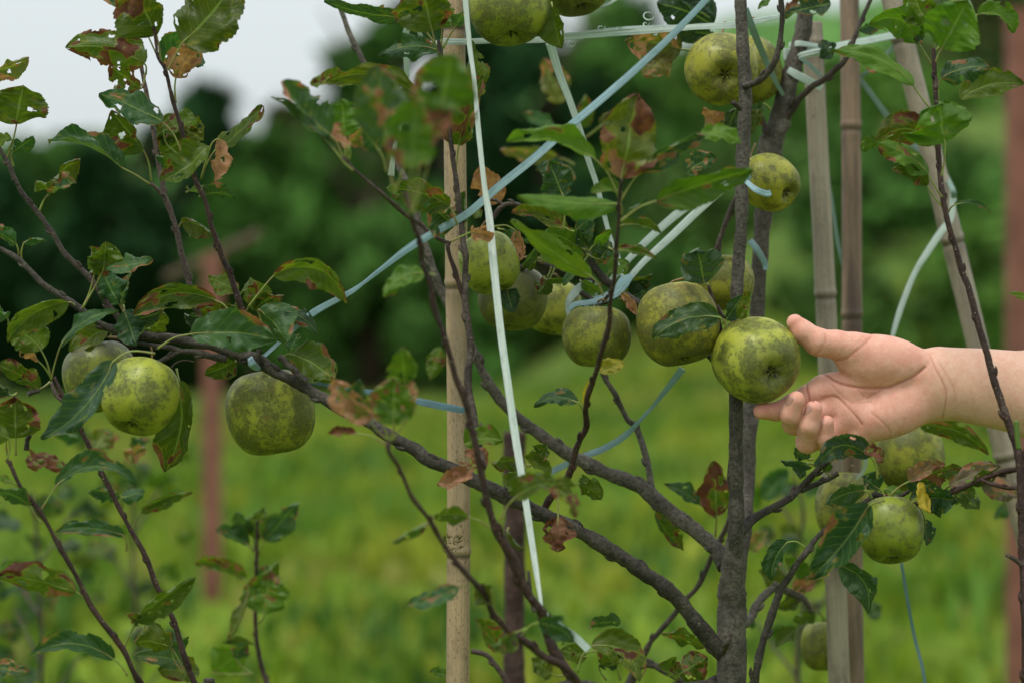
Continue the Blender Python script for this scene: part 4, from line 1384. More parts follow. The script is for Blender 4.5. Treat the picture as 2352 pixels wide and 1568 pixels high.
# ================================================================== apples
YG = (0.37, 0.43, 0.035)
apple(1168, 20, 92, 0.00, (0.15, -0.35, -1), 0.93, 'large green apple at the top edge beside the cane pole', 1, (0.36, 0.43, 0.03), 0.6, 0.35, 0.2, (1175, -110, 0.0))
apple(1322, -40, 84, 0.05, (0.25, -0.3, -1), 0.92, 'dark green apple cut by the top edge, right of the large one', 2, (0.30, 0.33, 0.03), 0.8, 0.7, 0.4, (1330, -150, 0.05))
apple(1658, 160, 83, 0.05, (0.05, -1, -0.33), 0.95, 'yellow-green apple behind the top of the trunk with its dark eye facing out', 3, (0.43, 0.42, 0.03), 0.5, 0.45, 0.6, (1665, 50, 0.10))
apple(1722, 168, 76, 0.15, (0.35, 0.6, -0.9), 0.95, 'blurred yellow-green apple right of the trunk, mostly hidden by another apple', 4, (0.36, 0.36, 0.03), 0.7, 0.5, 0.5, (1730, 40, 0.16))
apple(1772, 422, 66, 0.04, (0.62, -0.62, -0.45), 0.98, 'bright yellow-green apple with a blue strap end hanging before it', 5, (0.46, 0.45, 0.03), 0.25, 0.2, 0.3, (1735, 330, 0.10))
apple(1660, 655, 71, 0.06, (0.1, -0.2, -1), 0.85, 'green apple half hidden behind the trunk above the held one', 6, (0.37, 0.38, 0.03), 0.7, 0.4, 0.5, (1654, 565, 0.05))
apple(1556, 742, 94, -0.01, (0.18, -0.25, -1), 0.98, 'big russet-topped apple partly covered by one long leaf', 7, (0.43, 0.41, 0.03), 0.85, 0.25, 0.2, (1618, 640, 0.0), taper=-0.02)
apple(1738, 827, 97, -0.03, (0.36, -0.87, -0.34), 0.99, 'large mottled green apple held in the fingertips of the hand', 8, (0.52, 0.55, 0.05), 0.5, 0.30, 0.25, (1650, 760, 0.05), taper=0.04)
apple(1370, 779, 80, 0.02, (0.0, -0.12, -1), 0.86, 'squat apple with grey shoulders behind the thin red shoot', 9, (0.34, 0.36, 0.03), 0.8, 0.75, 0.9, (1392, 690, 0.0))
apple(1124, 605, 70, 0.01, (0.35, -0.25, -1), 0.98, 'plain bright green apple crossed by the white strap', 10, (0.39, 0.45, 0.035), 0.1, 0.15, 0.0, (1120, 505, 0.03), taper=0.02)
apple(1178, 690, 79, 0.10, (-0.1, -0.2, -1), 0.92, 'dark sooty green apple below and behind the plain bright one', 11, (0.22, 0.25, 0.03), 0.7, 1.1, 0.7, (1215, 590, 0.08))
apple(1270, 710, 62, 0.20, (-0.2, -0.2, -1), 1.0, 'blurred pale yellow-green apple between the sooty one and the squat one', 12, (0.45, 0.46, 0.05), 0.3, 0.3, 0.0, (1270, 630, 0.1))
apple(321, 917, 89, -0.04, (-0.25, -0.5, -1), 0.93, 'glossy green apple hanging from a curved stalk at the far left bough', 13, (0.46, 0.51, 0.035), 0.25, 0.3, 0.15, (345, 790, -0.02))
apple(232, 872, 86, 0.05, (0.25, -0.1, -1), 0.92, 'grey-shouldered apple half hidden behind the glossy one at left', 14, (0.33, 0.38, 0.03), 0.6, 0.8, 1.0, (288, 778, 0.01))
apple(622, 955, 104, 0.03, (0.15, -0.12, -1), 0.93, 'largest apple, round and russet speckled, hanging under the dark bough', 15, (0.44, 0.48, 0.035), 0.85, 0.45, 0.6, (605, 850, 0.0))
apple(2047, 1223, 76, -0.03, (0.0, -0.38, -1), 0.97, 'shiny dark green apple at lower right beside the blotched leaf', 16, (0.29, 0.36, 0.02), 0.3, 0.4, 0.2, (2030, 1140, -0.02))
apple(2092, 1058, 80, 0.17, (0.1, -0.2, -1), 0.95, 'blurred green apple directly under the wrist', 17, (0.36, 0.39, 0.03), 0.7, 0.4, 0.3, (2095, 960, 0.17))
apple(1945, 1170, 72, 0.16, (-0.1, -0.2, -1), 1.1, 'blurred apple behind the blotched leaf in front of the bamboo poles', 18, (0.38, 0.39, 0.04), 0.6, 0.4, 0.4, (1960, 1070, 0.12))
apple(1892, 1488, 52, 0.24, (0.0, -0.2, -1), 1.1, 'blurred low apple at the bottom edge beside the grey pole', 19, (0.34, 0.37, 0.03), 0.5, 0.4, 0.4, (1880, 1405, 0.20))

# ================================================================== poles
pole('z 1046,-40,6 1052,1568,6', (25, 27), BAMBOO, 'tan cane pole standing left of centre, crossed by the dark bough', [55, 649, 1264], seed=1)
pole('z 1868,52,20 1880,672 1905,1281 1930,1568,20', (23, 25), BAMBOO_G, 'grey bamboo pole behind the thumb, tied to the trunk with pale strap', [96, 672, 1283], seed=2)
pole('z 1950,-60,26 1962,1568,26', (22, 25), BAMBOO_B, 'brown blotched bamboo pole, the upright one right of the grey pole', [286, 720, 1190], seed=3)
pole('z 2040,-30,24 2325,1095,24', (25, 26), BAMBOO_B if False else BAMBOO_G, 'slanted bamboo pole leaning to the left at right behind the leafy shoot', [85, 547, 1043], seed=4)
_moss_rng = random.Random(4)
_c = P(1040, 1246, 0.015)
V, F = [], []
for _i in range(150):
    a_ = _moss_rng.uniform(-1, 1); b_ = _moss_rng.uniform(-1, 1)
    p_ = _c + Vector((a_ * 0.0075, -0.001 + 0.004 * a_ * a_, b_ * 0.0065 - 0.001))
    d_ = Vector((a_ + _moss_rng.uniform(-.6, .6), -1.0, b_ + _moss_rng.uniform(-.4, 1.2))).normalized() * _moss_rng.uniform(0.002, 0.0055)
    w_ = Vector((_moss_rng.uniform(-1, 1), 0, _moss_rng.uniform(-1, 1))).normalized() * 0.0005
    o_ = len(V); V += [tuple(p_ - w_), tuple(p_ + w_), tuple(p_ + d_)]; F.append((o_, o_ + 1, o_ + 2))
_tan_pole = [o for o in C.objects if o.name == 'bamboo_pole'][0]
link('moss', mesh('moss', V, F, smooth=False), plain('moss', (0.10, 0.09, 0.025), 0.9), _tan_pole)['kind'] = 'stuff'
st = 'z 1181,1000,45 1179,1568,45'
pl_ = parse_path(st)
a_ = P(*pl_[0]); g_ = ground_z(a_.x, a_.y)
V, F, UV, _, _ = tube_data([a_ + Vector((0, 0, 0.004)), a_ - Vector((0, 0, 0.2)), Vector((a_.x - 0.004, a_.y, g_ + 0.3)), Vector((a_.x, a_.y, g_ - 0.1))], [px(26, .45), px(24, .45), px(24, .45), px(25, .45)], 14, 30, 0.12, 5)
tag(link('wooden_stake', mesh('wooden_stake', V, F, uv=UV), BARK_STAKE), 'short brown bark-covered stake blurred behind the dark bough', 'stake')

# ================================================================== straps
strap('z 1660,-40,-8 1620,2,-7 1540,85 1460,160 1380,230 1300,298,-6 1225,365 1150,425 1075,490,-5 1020,522,-3 945,566 880,615 835,650,-2 800,674 720,718,-2 665,765 610,815,-2 596,826', [14, 14, 15, 16, 17, 17, 17, 18, 16, 17, 17, 10, 7, 11, 15, 8, 8, 12], BLUE, 'long blue strap running diagonally from the top edge down to the dark bough')
strap('z 574,822,-3.6 578,834,-5.6 586,842,-4.5 596,848,-3', [13, 17, 16, 8], BLUE, 'blue strap end wrapped round the dark bough at left', seed=4, thick=.3)
strap('z 1066,-30,-6 1078,100,-6 1090,190 1100,310 1113,430 1124,500,-7 1134,610 1150,760 1165,870,-9 1182,990 1198,1090 1215,1200,-11 1230,1300 1243,1385,-13 1247,1402', [12, 11, 9, 11, 11, 15, 17, 16, 17, 17, 15, 14, 13, 7, 6], WHITE, 'long whitish strap hanging nearly upright in front of the tan cane pole')
strap('z 1247,1402,-13 1290,1435 1322,1462,-12 1352,1492', [6, 8, 17, 17], MINT, 'short pale strap piece among the leaves at the bottom centre', seed=8)
strap('z 944,52,3 932,80,4 934,150 934,215,6 918,290 905,350 898,404,8', [14, 14, 12, 8, 9, 10, 14], MINT, 'pale strap looped down behind the leaves left of the cane pole', seed=3)
strap('z 942,52,3 955,52,4 975,95,6 1020,98,6 1070,92', [10, 12, 8, 14, 14], MINT, 'pale strap winding round the top of the cane pole', seed=5, rolls=[0, 0, 20, 0, 0])
strap('z 1020,96,-1 1070,96,2 1150,93,5 1235,92,6 1300,84 1400,76 1500,70 1600,62,7 1690,57,7 1790,38,9', [15, 14, 12, 13, 16, 15, 13, 13, 15, 8], MINT, 'pale strap stretched nearly level between the cane pole and the trunk')
strap('z 1300,80,6 1400,68 1470,63 1560,60,7', [4, 7, 7, 5], MINT, 'thin frayed strand lying along the level strap', seed=21)
for (uu, vv, rr_, lb_) in ((1381, 60, 9, 'small frayed strap curl above the left part of the level strap'), (1490, 32, 15, 'largest frayed strap curl, highest above the level strap'), (1484, 52, 8, 'small frayed strap curl just under the largest curl'), (1312, 98, 10, 'frayed strap curl hanging below the level strap beside the top apple'), (1420, 62, 6, 'tiniest frayed strap curl in the middle of the level strap')):
    pts = ' '.join('%.1f,%.1f,%.1f' % (uu + rr_ * math.cos(a) * (1 - a / 14), vv + rr_ * .9 * math.sin(a) * (1 - a / 14) + a * 1.2, 5 + a * 0.25) for a in np.linspace(0, 5.2, 9))
    strap('z ' + pts, 2.6, MINT, lb_, seed=int(uu))
strap('z 1263,98,6 1285,170,7 1310,235 1335,310,8 1352,370 1372,430,9 1400,540,9 1420,590 1432,645,8', [19, 17, 15, 14, 12, 11, 9, 9, 9], MINT, 'pale strap dropping at a slant from the level strap to the knot')
strap('z 1675,420,8 1610,478 1540,545 1480,600 1430,655,7 1390,680 1340,700,8', [17, 18, 17, 13, 12, 14, 14], MINT, 'pale strap rising from the knot to the trunk, the outer of two', seed=11)
strap('z 1640,432,9 1570,480 1500,540 1440,600 1400,650,8', [18, 19, 17, 14, 12], MINT, 'pale strap rising from the knot to the trunk, the inner of two', seed=12)
strap('k 1640,790,2 1560,860 1480,960 1350,1030 1200,1070 1050,1090 980,1150', [10, 26, 22, 18, 12, 12, 10], BLUE, 'bluish strap knot tied round the spur above the squat apple', seed=13)
strap('k 1280,900,8 1150,880 1050,960 985,1050,6 970,1150 1000,1250', [12, 16, 18, 14, 10, 9], MINT, 'white strap loop left of the knot', seed=14)
strap('k 1240,960,8 1265,1060 1270,1140', [14, 15, 14], MINT, 'white strap end hanging under the knot', seed=15)
strap('z 1568,846,6 1530,895,8 1500,932,9 1470,965,9 1435,1000 1390,1028,11 1330,1052 1255,1088,12', [16, 13, 10, 9, 14, 14, 14, 13], BLUE, 'dull blue strap slanting down from the russet apple past the pale bough', rolls=[0, 10, 30, 20, 0, 0, 0, 0])
strap('z 690,872,-1 720,879 770,886 820,895,0 870,903 920,912 980,925 1040,937 1068,942,1', [4, 8, 10, 11, 11, 12, 15, 15, 13], DBLUE, 'dull blue strap from the dark bough to the cane pole', rolls=[40, 20, 0, 0, 0, 10, 0, 0, 0])
strap('z 1820,116,15 1880,118,15 1940,104,16 2000,92 2060,80,18 2105,72', [26, 22, 17, 16, 17, 15], MINT, 'pale strap stretched from the grey pole to the slanted pole', seed=16)
strap('z 1812,112,15 1812,138,15 1850,126,14 1888,118', [24, 18, 14, 14], MINT, 'pale strap bundle round the trunk and grey pole', seed=17, thick=.35)
strap('z 1812,104,16 1835,100,14 1880,106,15', [12, 12, 10], MINT, 'upper turn of pale strap round the trunk and grey pole', seed=18)
strap('z 1810,160,14 1830,172,14 1865,190 1888,203,15', [13, 17, 17, 14], MINT, 'lower turn of pale strap crossing the grey pole', seed=19)
strap('z 1838,134,14 1860,150 1886,176', [8, 9, 9], GREENS, 'narrow green strap under the pale bundle', seed=20)
strap('z 1972,178,27 2000,215,27 2035,262 2075,310,28 2120,350 2160,385,27 2186,430,22 2192,455', [10, 12, 14, 15, 14, 12, 12, 12], GREENS, 'greenish strap from the upright poles down to the slanted pole', seed=22)
strap('z 2190,440,22 2184,500,22 2160,535 2130,580 2105,620 2085,665,22 2065,720 2050,772,22 2044,800', [14, 14, 15, 15, 12, 13, 13, 9, 8], MINT, 'pale strap falling from the slanted pole behind the wrist', seed=23)
strap('z 2075,75,26 2050,110,27 2010,150 1975,178,27', [8, 9, 8, 7], GREENS, 'thin green strap crossing between the poles near the top', seed=24)
strap('z 1900,400,26 1912,470 1925,560,26 1945,640 1965,730,26 1972,780', [7, 8, 9, 9, 9, 8], GREENS, 'dull green strap hanging in front of the brown blotched pole', seed=25)
strap('z 2070,1290,14 2085,1380 2100,1460,16 2118,1530 2130,1600', [6, 7, 7, 7, 7], DBLUE, 'dull blue cord below the shiny dark apple', seed=26)
strap('z 1712,20,6 1730,70,7 1755,130,10 1780,185 1800,220,12', [14, 16, 14, 10, 8], GREENS, 'green strap running down right of the trunk at the top', seed=27)
strap('z 1690,412,-3 1705,405,-4 1722,408,-3', [14, 17, 14], BLUE, 'blue strap wound round the trunk beside the bright apple', seed=28, thick=.5)
strap('z 1712,415,-4 1735,435,-5 1760,445,-5 1771,443', [10, 13, 14, 13], BLUE, 'free end of blue strap lying over the bright apple', seed=29)
strap('z 1722,552,11 1740,575,11 1757,606,12 1757,620', [13, 14, 13, 8], BLUE, 'blue strap turn on the back stem below the bright apple', seed=30)
strap('z 1984,1010,8 1988,1040,8 1986,1075 1968,1100,9', [12, 11, 9, 4], MINT, 'short pale strap end dangling under the hand', seed=31)
strap('z 1440,-20,8 1400,8 1370,18,8', [8, 7, 5], MINT, 'pale strap passing behind the top right apple', seed=32)

# ================================================================== the hand
def build_hand():
    H = lambda x, y: (1607.8 + x * 0.2563, 689.1 + y * 0.2563)
    G = 2.0
    lo = np.array([1700., 700., -75.]); hi = np.array([2640., 1085., 125.])
    nx, ny, nz = [int(q) for q in (hi - lo) / G]
    X = (lo[0] + np.arange(nx) * G).astype(np.float32)[:, None, None]
    Y = (lo[1] + np.arange(ny) * G).astype(np.float32)[None, :, None]
    Z = (lo[2] + np.arange(nz) * G).astype(np.float32)[None, None, :]
    D = np.full((nx, ny, nz), 60.0, dtype=np.float32)

    def region(pts, pad):
        a = np.min(pts, 0) - pad; b = np.max(pts, 0) + pad
        s = []
        for k, n in enumerate((nx, ny, nz)):
            i0 = max(0, int((a[k] - lo[k]) / G)); i1 = min(n, int((b[k] - lo[k]) / G) + 2)
            s.append(slice(i0, i1))
        return tuple(s)

    def cone(a, b, ra, rb, flat=1.0):
        """distance to a tapered round rod; flat < 1 squeezes it along the view"""
        a = np.array(a, float); b = np.array(b, float)
        sl = region(np.array([a, b]), max(ra, rb) + 30)
        x = X[sl[0]]; y = Y[:, sl[1]]; z = Z[:, :, sl[2]]
        za, zb = a[2] / flat, b[2] / flat
        d = np.array([b[0] - a[0], b[1] - a[1], zb - za])
        px_, py_, pz_ = x - a[0], y - a[1], z / flat - za
        t = np.clip((px_ * d[0] + py_ * d[1] + pz_ * d[2]) / max(1e-6, d.dot(d)), 0, 1)
        r = ra + (rb - ra) * t
        dist = np.sqrt((px_ - t * d[0]) ** 2 + (py_ - t * d[1]) ** 2 + (pz_ - t * d[2]) ** 2) - r
        return sl, (dist * (flat if flat < 1 else 1)).astype(np.float32)

    def ell(c, r, rot=0.0):
        c = np.array(c, float)
        sl = region(np.array([c - max(r), c + max(r)]), 20)
        x = X[sl[0]] - c[0]; y = Y[:, sl[1]] - c[1]; z = Z[:, :, sl[2]] - c[2]
        ca, sa = math.cos(rot), math.sin(rot)
        x2 = x * ca + y * sa; y2 = -x * sa + y * ca
        k0 = np.sqrt((x2 / r[0]) ** 2 + (y2 / r[1]) ** 2 + (z / r[2]) ** 2)
        k1 = np.sqrt((x2 / r[0] ** 2) ** 2 + (y2 / r[1] ** 2) ** 2 + (z / r[2] ** 2) ** 2)
        return sl, (k0 * (k0 - 1) / (k1 + 1e-6)).astype(np.float32)

    def add(F_, prim, k):
        sl, d = prim
        cur = F_[sl]
        if k <= 0: F_[sl] = np.minimum(cur, d); return
        h = np.maximum(k - np.abs(cur - d), 0) / k
        F_[sl] = np.minimum(cur, d) - h * h * k * 0.25

    def p3(x, y, w):
        u, v = H(x, y); return (u, v, w)
    # palm and forearm
    pal = D
    W0 = p3(2100, 760, 38)
    add(pal, cone(p3(2060, 690, 36), p3(1090, 800, 34), 42, 36, .95), 0)
    add(pal, cone(p3(2060, 760, 38), p3(1170, 900, 36), 46, 34, .95), 22)
    add(pal, cone(p3(2060, 840, 40), p3(1250, 1040, 36), 46, 34, .95), 22)
    add(pal, cone(p3(2050, 880, 42), p3(1380, 1180, 34), 44, 33, .95), 22)
    add(pal, ell(p3(1590, 545, 15), (110, 60, 44), 0.13), 14)         # thenar
    add(pal, ell(p3(1700, 985, 19), (98, 58, 42), -0.35), 16)        # hypothenar
    add(pal, ell(p3(1330, 960, 22), (52, 50, 30), -0.5), 14)
    add(pal, cone(p3(2124, 727, 40), (2400, 908, 40), 80, 100, .72), 26)
    add(pal, cone((2400, 908, 40), (2800, 935, 42), 100, 128, .80), 26)
    # thumb
    th = np.full_like(D, 60.0)
    add(th, cone(p3(1750, 590, 30), p3(1340, 440, 12), 50, 36), 0)
    add(th, cone(p3(1340, 440, 12), p3(1180, 398, 4), 36, 31), 14)
    add(th, cone(p3(1180, 398, 4), p3(1010, 375, -3), 30.5, 30), 12)
    add(th, cone(p3(1010, 375, -3), p3(880, 288, -7), 29.5, 25), 12)
    add(th, cone(p3(880, 288, -7), p3(808, 205, -9), 25, 18.5, 0.93), 10)
    k = 12; h = np.maximum(k - np.abs(D - th), 0) / k
    D = np.minimum(D, th) - h * h * k * 0.25

    def finger(chain, radii, kin):
        f = np.full_like(D, 60.0)
        for i in range(len(chain) - 1):
            add(f, cone(chain[i], chain[i + 1], radii[i], radii[i + 1]), 8 if i else 0)
        return f, kin
    fingers = [
        finger([p3(1150, 790, 34), p3(960, 850, 34), p3(810, 925, 28), p3(650, 990, 12), p3(512, 985, -6)], [34, 27, 24, 20.5, 17.5], 12),
        finger([p3(1190, 930, 34), p3(980, 1030, 22), p3(800, 1092, -2), p3(757, 1010, -40), p3(800, 880, -54)], [32, 27, 24.5, 23, 20], 10),
        finger([p3(1260, 1050, 34), p3(1090, 1200, 22), p3(915, 1262, -4), p3(918, 1110, -42), p3(958, 955, -52)], [31, 27, 24, 22.5, 19], 10),
        finger([p3(1400, 1160, 34), p3(1330, 1290, 30), p3(1130, 1342, 6), p3(1068, 1220, -30), p3(1070, 1080, -42)], [30, 24, 21, 19.5, 17], 10),
    ]
    F2 = None
    for f, kin in fingers:
        # merges softly with the palm, stays apart from its neighbours
        h = np.maximum(kin - np.abs(D - f), 0) / kin
        soft = np.minimum(D, f) - h * h * kin * 0.25
        F2 = soft if F2 is None else np.minimum(F2, soft)
    D = F2
    # creases on the palm side
    creases = [
        ([(1060, 632), (1150, 702), (1260, 752), (1400, 776), (1600, 776), (1720, 735), (1850, 672), (1950, 600)], 3.4, 3.0),
        ([(1600, 776), (1500, 835), (1450, 870)], 1.8, 2.4),
        ([(1330, 762), (1420, 860), (1330, 905), (1290, 960), (1400, 1085)], 1.1, 2.2),
        ([(1050, 870), (1140, 850), (1200, 870), (1290, 960), (1360, 1040), (1400, 1100)], 1.9, 2.6),
        ([(1130, 740), (1230, 850), (1330, 905), (1480, 900)], 1.0, 2.2),
        ([(1480, 1000), (1560, 1060), (1640, 1150), (1650, 1200)], 1.1, 2.4),
        ([(930, 730), (925, 800), (945, 890)], 2.2, 2.4),
        ([(1060, 300), (1058, 370), (1020, 440), (975, 485)], 1.4, 2.2),
        ([(1470, 330), (1390, 410), (1300, 480), (1240, 520), (1180, 530)], 2.0, 2.4),
        ([(1420, 320), (1330, 400), (1270, 470)], 0.8, 2.0),
        ([(1500, 300), (1460, 340)], 0.9, 2.2),
        ([(2010, 500), (2040, 600), (2090, 700), (2130, 800), (2130, 900), (2118, 1040)], 1.5, 2.2),
        ([(2080, 560), (2190, 760), (2220, 900)], 0.8, 3.0),
        ([(1950, 600), (1880, 640), (1990, 560)], 1.0, 2.4),
        ([(1730, 1170), (1745, 1210)], 1.0, 2.2),
        ([(1340, 1280), (1360, 1330)], 1.4, 2.2),
        ([(860, 985), (780, 1000)], .0, 2.2),
    ]
    XY = np.stack(np.broadcast_arrays(X[:, :, 0], Y[:, :, 0]), -1).astype(np.float32)
    groove = np.zeros((nx, ny), np.float32); cm = np.zeros((nx, ny), np.float32)
    for pts, dep, sg in creases:
        pp = catmull([np.array(H(*q)) for q in pts], 6)
        best = np.full((nx, ny), 1e9, np.float32)
        for i in range(len(pp) - 1):
            a, b = pp[i], pp[i + 1]; d = b - a
            q = XY - a.astype(np.float32)
            t = np.clip((q @ d.astype(np.float32)) / max(d.dot(d), 1e-6), 0, 1)
            best = np.minimum(best, ((q - t[..., None] * d.astype(np.float32)) ** 2).sum(-1))
        g = np.exp(-best / (sg * sg))
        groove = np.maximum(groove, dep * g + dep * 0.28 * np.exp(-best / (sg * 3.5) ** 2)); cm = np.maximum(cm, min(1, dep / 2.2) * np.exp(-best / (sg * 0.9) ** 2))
    zf = np.clip((45 - Z) / 10, 0, 1).astype(np.float32)
    hx, hy = H(1400, 880)
    groove += 7.0 * np.exp(-(((XY[..., 0] - hx) / 70) ** 2 + ((XY[..., 1] - hy) / 26) ** 2))
    D = D + groove[:, :, None] * zf
    # slow unevenness of flesh
    D += (0.7 * np.sin(X / 23 + 1) * np.sin(Y / 19) * np.sin(Z / 21 + 2)).astype(np.float32)

    # surface nets
    S = D < 0
    c = S[:-1, :-1, :-1].astype(np.int8)
    cnt = np.zeros(c.shape, np.int8)
    for a in (0, 1):
        for b in (0, 1):
            for e in (0, 1):
                cnt += S[a:nx - 1 + a, b:ny - 1 + b, e:nz - 1 + e]
    act = (cnt > 0) & (cnt < 8)
    ids = -np.ones(c.shape, np.int64); ids[act] = np.arange(act.sum())
    ci = np.argwhere(act)
    acc = np.zeros((len(ci), 3)); num = np.zeros(len(ci))
    corners = [(a, b, e) for a in (0, 1) for b in (0, 1) for e in (0, 1)]
    for i, p in enumerate(corners):
        for q in corners[i + 1:]:
            if sum(abs(p[k] - q[k]) for k in range(3)) != 1: continue
            d0 = D[ci[:, 0] + p[0], ci[:, 1] + p[1], ci[:, 2] + p[2]]; d1 = D[ci[:, 0] + q[0], ci[:, 1] + q[1], ci[:, 2] + q[2]]
            m = (d0 < 0) != (d1 < 0)
            t = np.where(m, d0 / (d0 - d1 + 1e-12), 0)
            pt = np.array(p)[None] + (np.array(q) - np.array(p))[None] * t[:, None]
            acc[m] += pt[m]; num[m] += 1
    vv = lo + (ci + acc / num[:, None]) * G
    quads = []
    for ax in range(3):
        n1, n2 = (ax + 1) % 3, (ax + 2) % 3
        s0 = [slice(None)] * 3; s1 = [slice(None)] * 3
        s0[ax] = slice(0, -1); s1[ax] = slice(1, None)
        ch = S[tuple(s0)] != S[tuple(s1)]
        e = np.argwhere(ch)
        ok = (e[:, n1] > 0) & (e[:, n2] > 0) & (e[:, n1] < (nx, ny, nz)[n1] - 1) & (e[:, n2] < (nx, ny, nz)[n2] - 1)
        e = e[ok]
        def cell(d1, d2):
            q = e.copy(); q[:, n1] += d1; q[:, n2] += d2
            return ids[q[:, 0], q[:, 1], q[:, 2]]
        Q = np.stack([cell(-1, -1), cell(0, -1), cell(0, 0), cell(-1, 0)], 1)
        flip = S[e[:, 0], e[:, 1], e[:, 2]]
        # u,v,w -> x,-z,y keeps handedness
        Q[~flip] = Q[~flip][:, ::-1]
        quads.append(Q)
    Q = np.concatenate(quads)
    # smooth a little
    for it in range(2):
        s = np.zeros_like(vv); n_ = np.zeros(len(vv))
        for a, b in ((0, 1), (1, 2), (2, 3), (3, 0)):
            np.add.at(s, Q[:, a], vv[Q[:, b]]); np.add.at(n_, Q[:, a], 1)
            np.add.at(s, Q[:, b], vv[Q[:, a]]); np.add.at(n_, Q[:, b], 1)
        vv = vv * 0.5 + 0.5 * s / n_[:, None]
    gi = ((vv[:, 0] - lo[0]) / G).astype(int).clip(0, nx - 1); gj = ((vv[:, 1] - lo[1]) / G).astype(int).clip(0, ny - 1)
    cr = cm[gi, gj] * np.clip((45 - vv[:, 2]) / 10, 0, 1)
    # redness: fingertips, heel of the hand; paler forearm
    red = np.clip((2150 - vv[:, 0]) / 60, 0, 1) * 0.55
    for (x, y, w, rr_) in ((808, 220, -9, 40), (505, 985, -4, 60), (800, 900, -54, 34), (958, 970, -52, 34), (1070, 1090, -42, 30), (800, 1092, -2, 40), (915, 1262, -4, 40), (1150, 1340, 6, 60)):
        u, v = H(x, y)
        red = np.maximum(red, 1.0 * np.exp(-(((vv - np.array([u, v, w])) ** 2).sum(1)) / (rr_ * rr_)))
    s = K * FOC
    co = np.stack([(vv[:, 0] - 1176) * s, FOC - 0.03 + vv[:, 2] * s, CAM_Z - (vv[:, 1] - 784) * s], 1)
    me = bpy.data.meshes.new('person')
    me.from_pydata(co.tolist(), [], Q[:, ::-1].tolist())
    me.polygons.foreach_set('use_smooth', [True] * len(me.polygons))
    for nm, vals in (('red', red), ('crease', cr)):
        a = me.attributes.new(nm, 'FLOAT', 'POINT'); a.data.foreach_set('value', np.array(vals, dtype=np.float32))
    me.update()
    person = link('person', me, SKIN)
    tag(person, "person's bare forearm and open hand reaching in from the right, fingertips holding the mottled apple", 'person')

    def W3(p): return np.array([(p[0] - 1176) * s, FOC - 0.03 + p[2] * s, CAM_Z - (p[1] - 784) * s])

    def nail(c0, c1, facing, r, w, l, off=0.0):
        """a nail lying on the finger: c0 -> c1 is the finger's end segment"""
        a = W3(c0); b = W3(c1); t = (b - a) / np.linalg.norm(b - a)
        n = np.array([facing[0], facing[2], -facing[1]], float); n -= t * n.dot(t); n /= np.linalg.norm(n)
        l_ = np.cross(n, t)
        R = r * s; V, F = [], []
        A, B = 12, 10
        ctr = b + t * off * s
        for i in range(B + 1):
            y = i / B * 2 - 1
            ww = w * s * math.sqrt(max(0.02, 1 - max(0, abs(y) - 0.35) ** 2 / 0.50)) * (1.0 if y < 0 else 0.97)
            for j in range(A + 1):
                x = j / A * 2 - 1
                ph = x * ww / R
                up = R * (math.cos(ph)) + 0.9 * s - 0.10 * R * max(0, y) ** 2 - 1.0 * s * abs(x) ** 4
                V.append(tuple(ctr + t * y * l * s + l_ * R * math.sin(ph) * 0.99 + n * up))
        for i in range(B):
            for j in range(A):
                q = i * (A + 1) + j
                F.append((q, q + 1, q + A + 2, q + A + 1))
        n0 = len(V); V += [tuple(np.array(v) - n * 1.2 * s) for v in V]
        F += [tuple(x + n0 for x in f[::-1]) for f in F]
        rim = [j for j in range(A + 1)] + [i * (A + 1) + A for i in range(1, B + 1)] + [B * (A + 1) + j for j in range(A - 1, -1, -1)] + [i * (A + 1) for i in range(B - 1, 0, -1)]
        for i in range(len(rim)):
            p, q = rim[i], rim[(i + 1) % len(rim)]
            F.append((p, p + n0, q + n0, q))
        link('nail', mesh('nail', V, F), NAIL, person)
    nail(p3(757, 1010, -40), p3(800, 880, -54), (-0.93, 0.1, -0.36), 20.6, 15, 14.5, -4)
    nail(p3(918, 1110, -42), p3(958, 955, -52), (-0.92, 0.1, -0.40), 19.6, 14.5, 14, -5)
    nail(p3(1068, 1220, -30), p3(1070, 1080, -42), (-0.93, 0.05, -0.36), 17.4, 12, 12, -4)
    nail(p3(880, 288, -7), p3(808, 205, -9), (0.6, -0.75, 0.45), 18.8, 12, 14, -6)
    nail(p3(650, 985, 12), p3(505, 985, -4), (-0.1, 0.95, 0.15), 15.8, 10, 11, -3)


build_hand()

# ================================================================== things beyond the orchard row
# red posts of the trellis behind
def red_post(u, w, d, vtop, vbot, label, bar=None):
    t = empty('metal_post', label, 'post', 'red painted posts beyond the trees')
    a = P(u, vtop, d); zb = ground_z(a.x, a.y) - 0.1
    hw = px(w / 2, d)
    t.location = (a.x, a.y, zb)
    H_ = a.z - zb
    def box(x0, x1, y0, y1, z0, z1):
        V = [(x, y, z) for z in (z0, z1) for x, y in ((x0, y0), (x1, y0), (x1, y1), (x0, y1))]
        return V, [(0, 3, 2, 1), (4, 5, 6, 7), (0, 1, 5, 4), (1, 2, 6, 5), (2, 3, 7, 6), (3, 0, 4, 7)]
    # angle-iron: two flanges at a right angle
    th = hw * 0.16
    V, F = box(-hw, hw, 0, th, 0, H_)
    V2, F2 = box(-hw, -hw + th, th + 0.0005, hw * 1.5, 0, H_)
    link('shaft', mesh('shaft', V + V2, F + [tuple(i + 8 for i in f) for f in F2], smooth=False), RED, t)
    if bar:
        p0, p1 = P(*bar[0], d + 0.05) - t.location, P(*bar[1], d + 0.05) - t.location
        V, F, UV, _, _ = tube_data([p0, (p0 + p1) / 2, p1], [hw * .5] * 3, 6, 2)
        link('cross_bar', mesh('cross_bar', V, F, smooth=False), RUST, t)
    return t


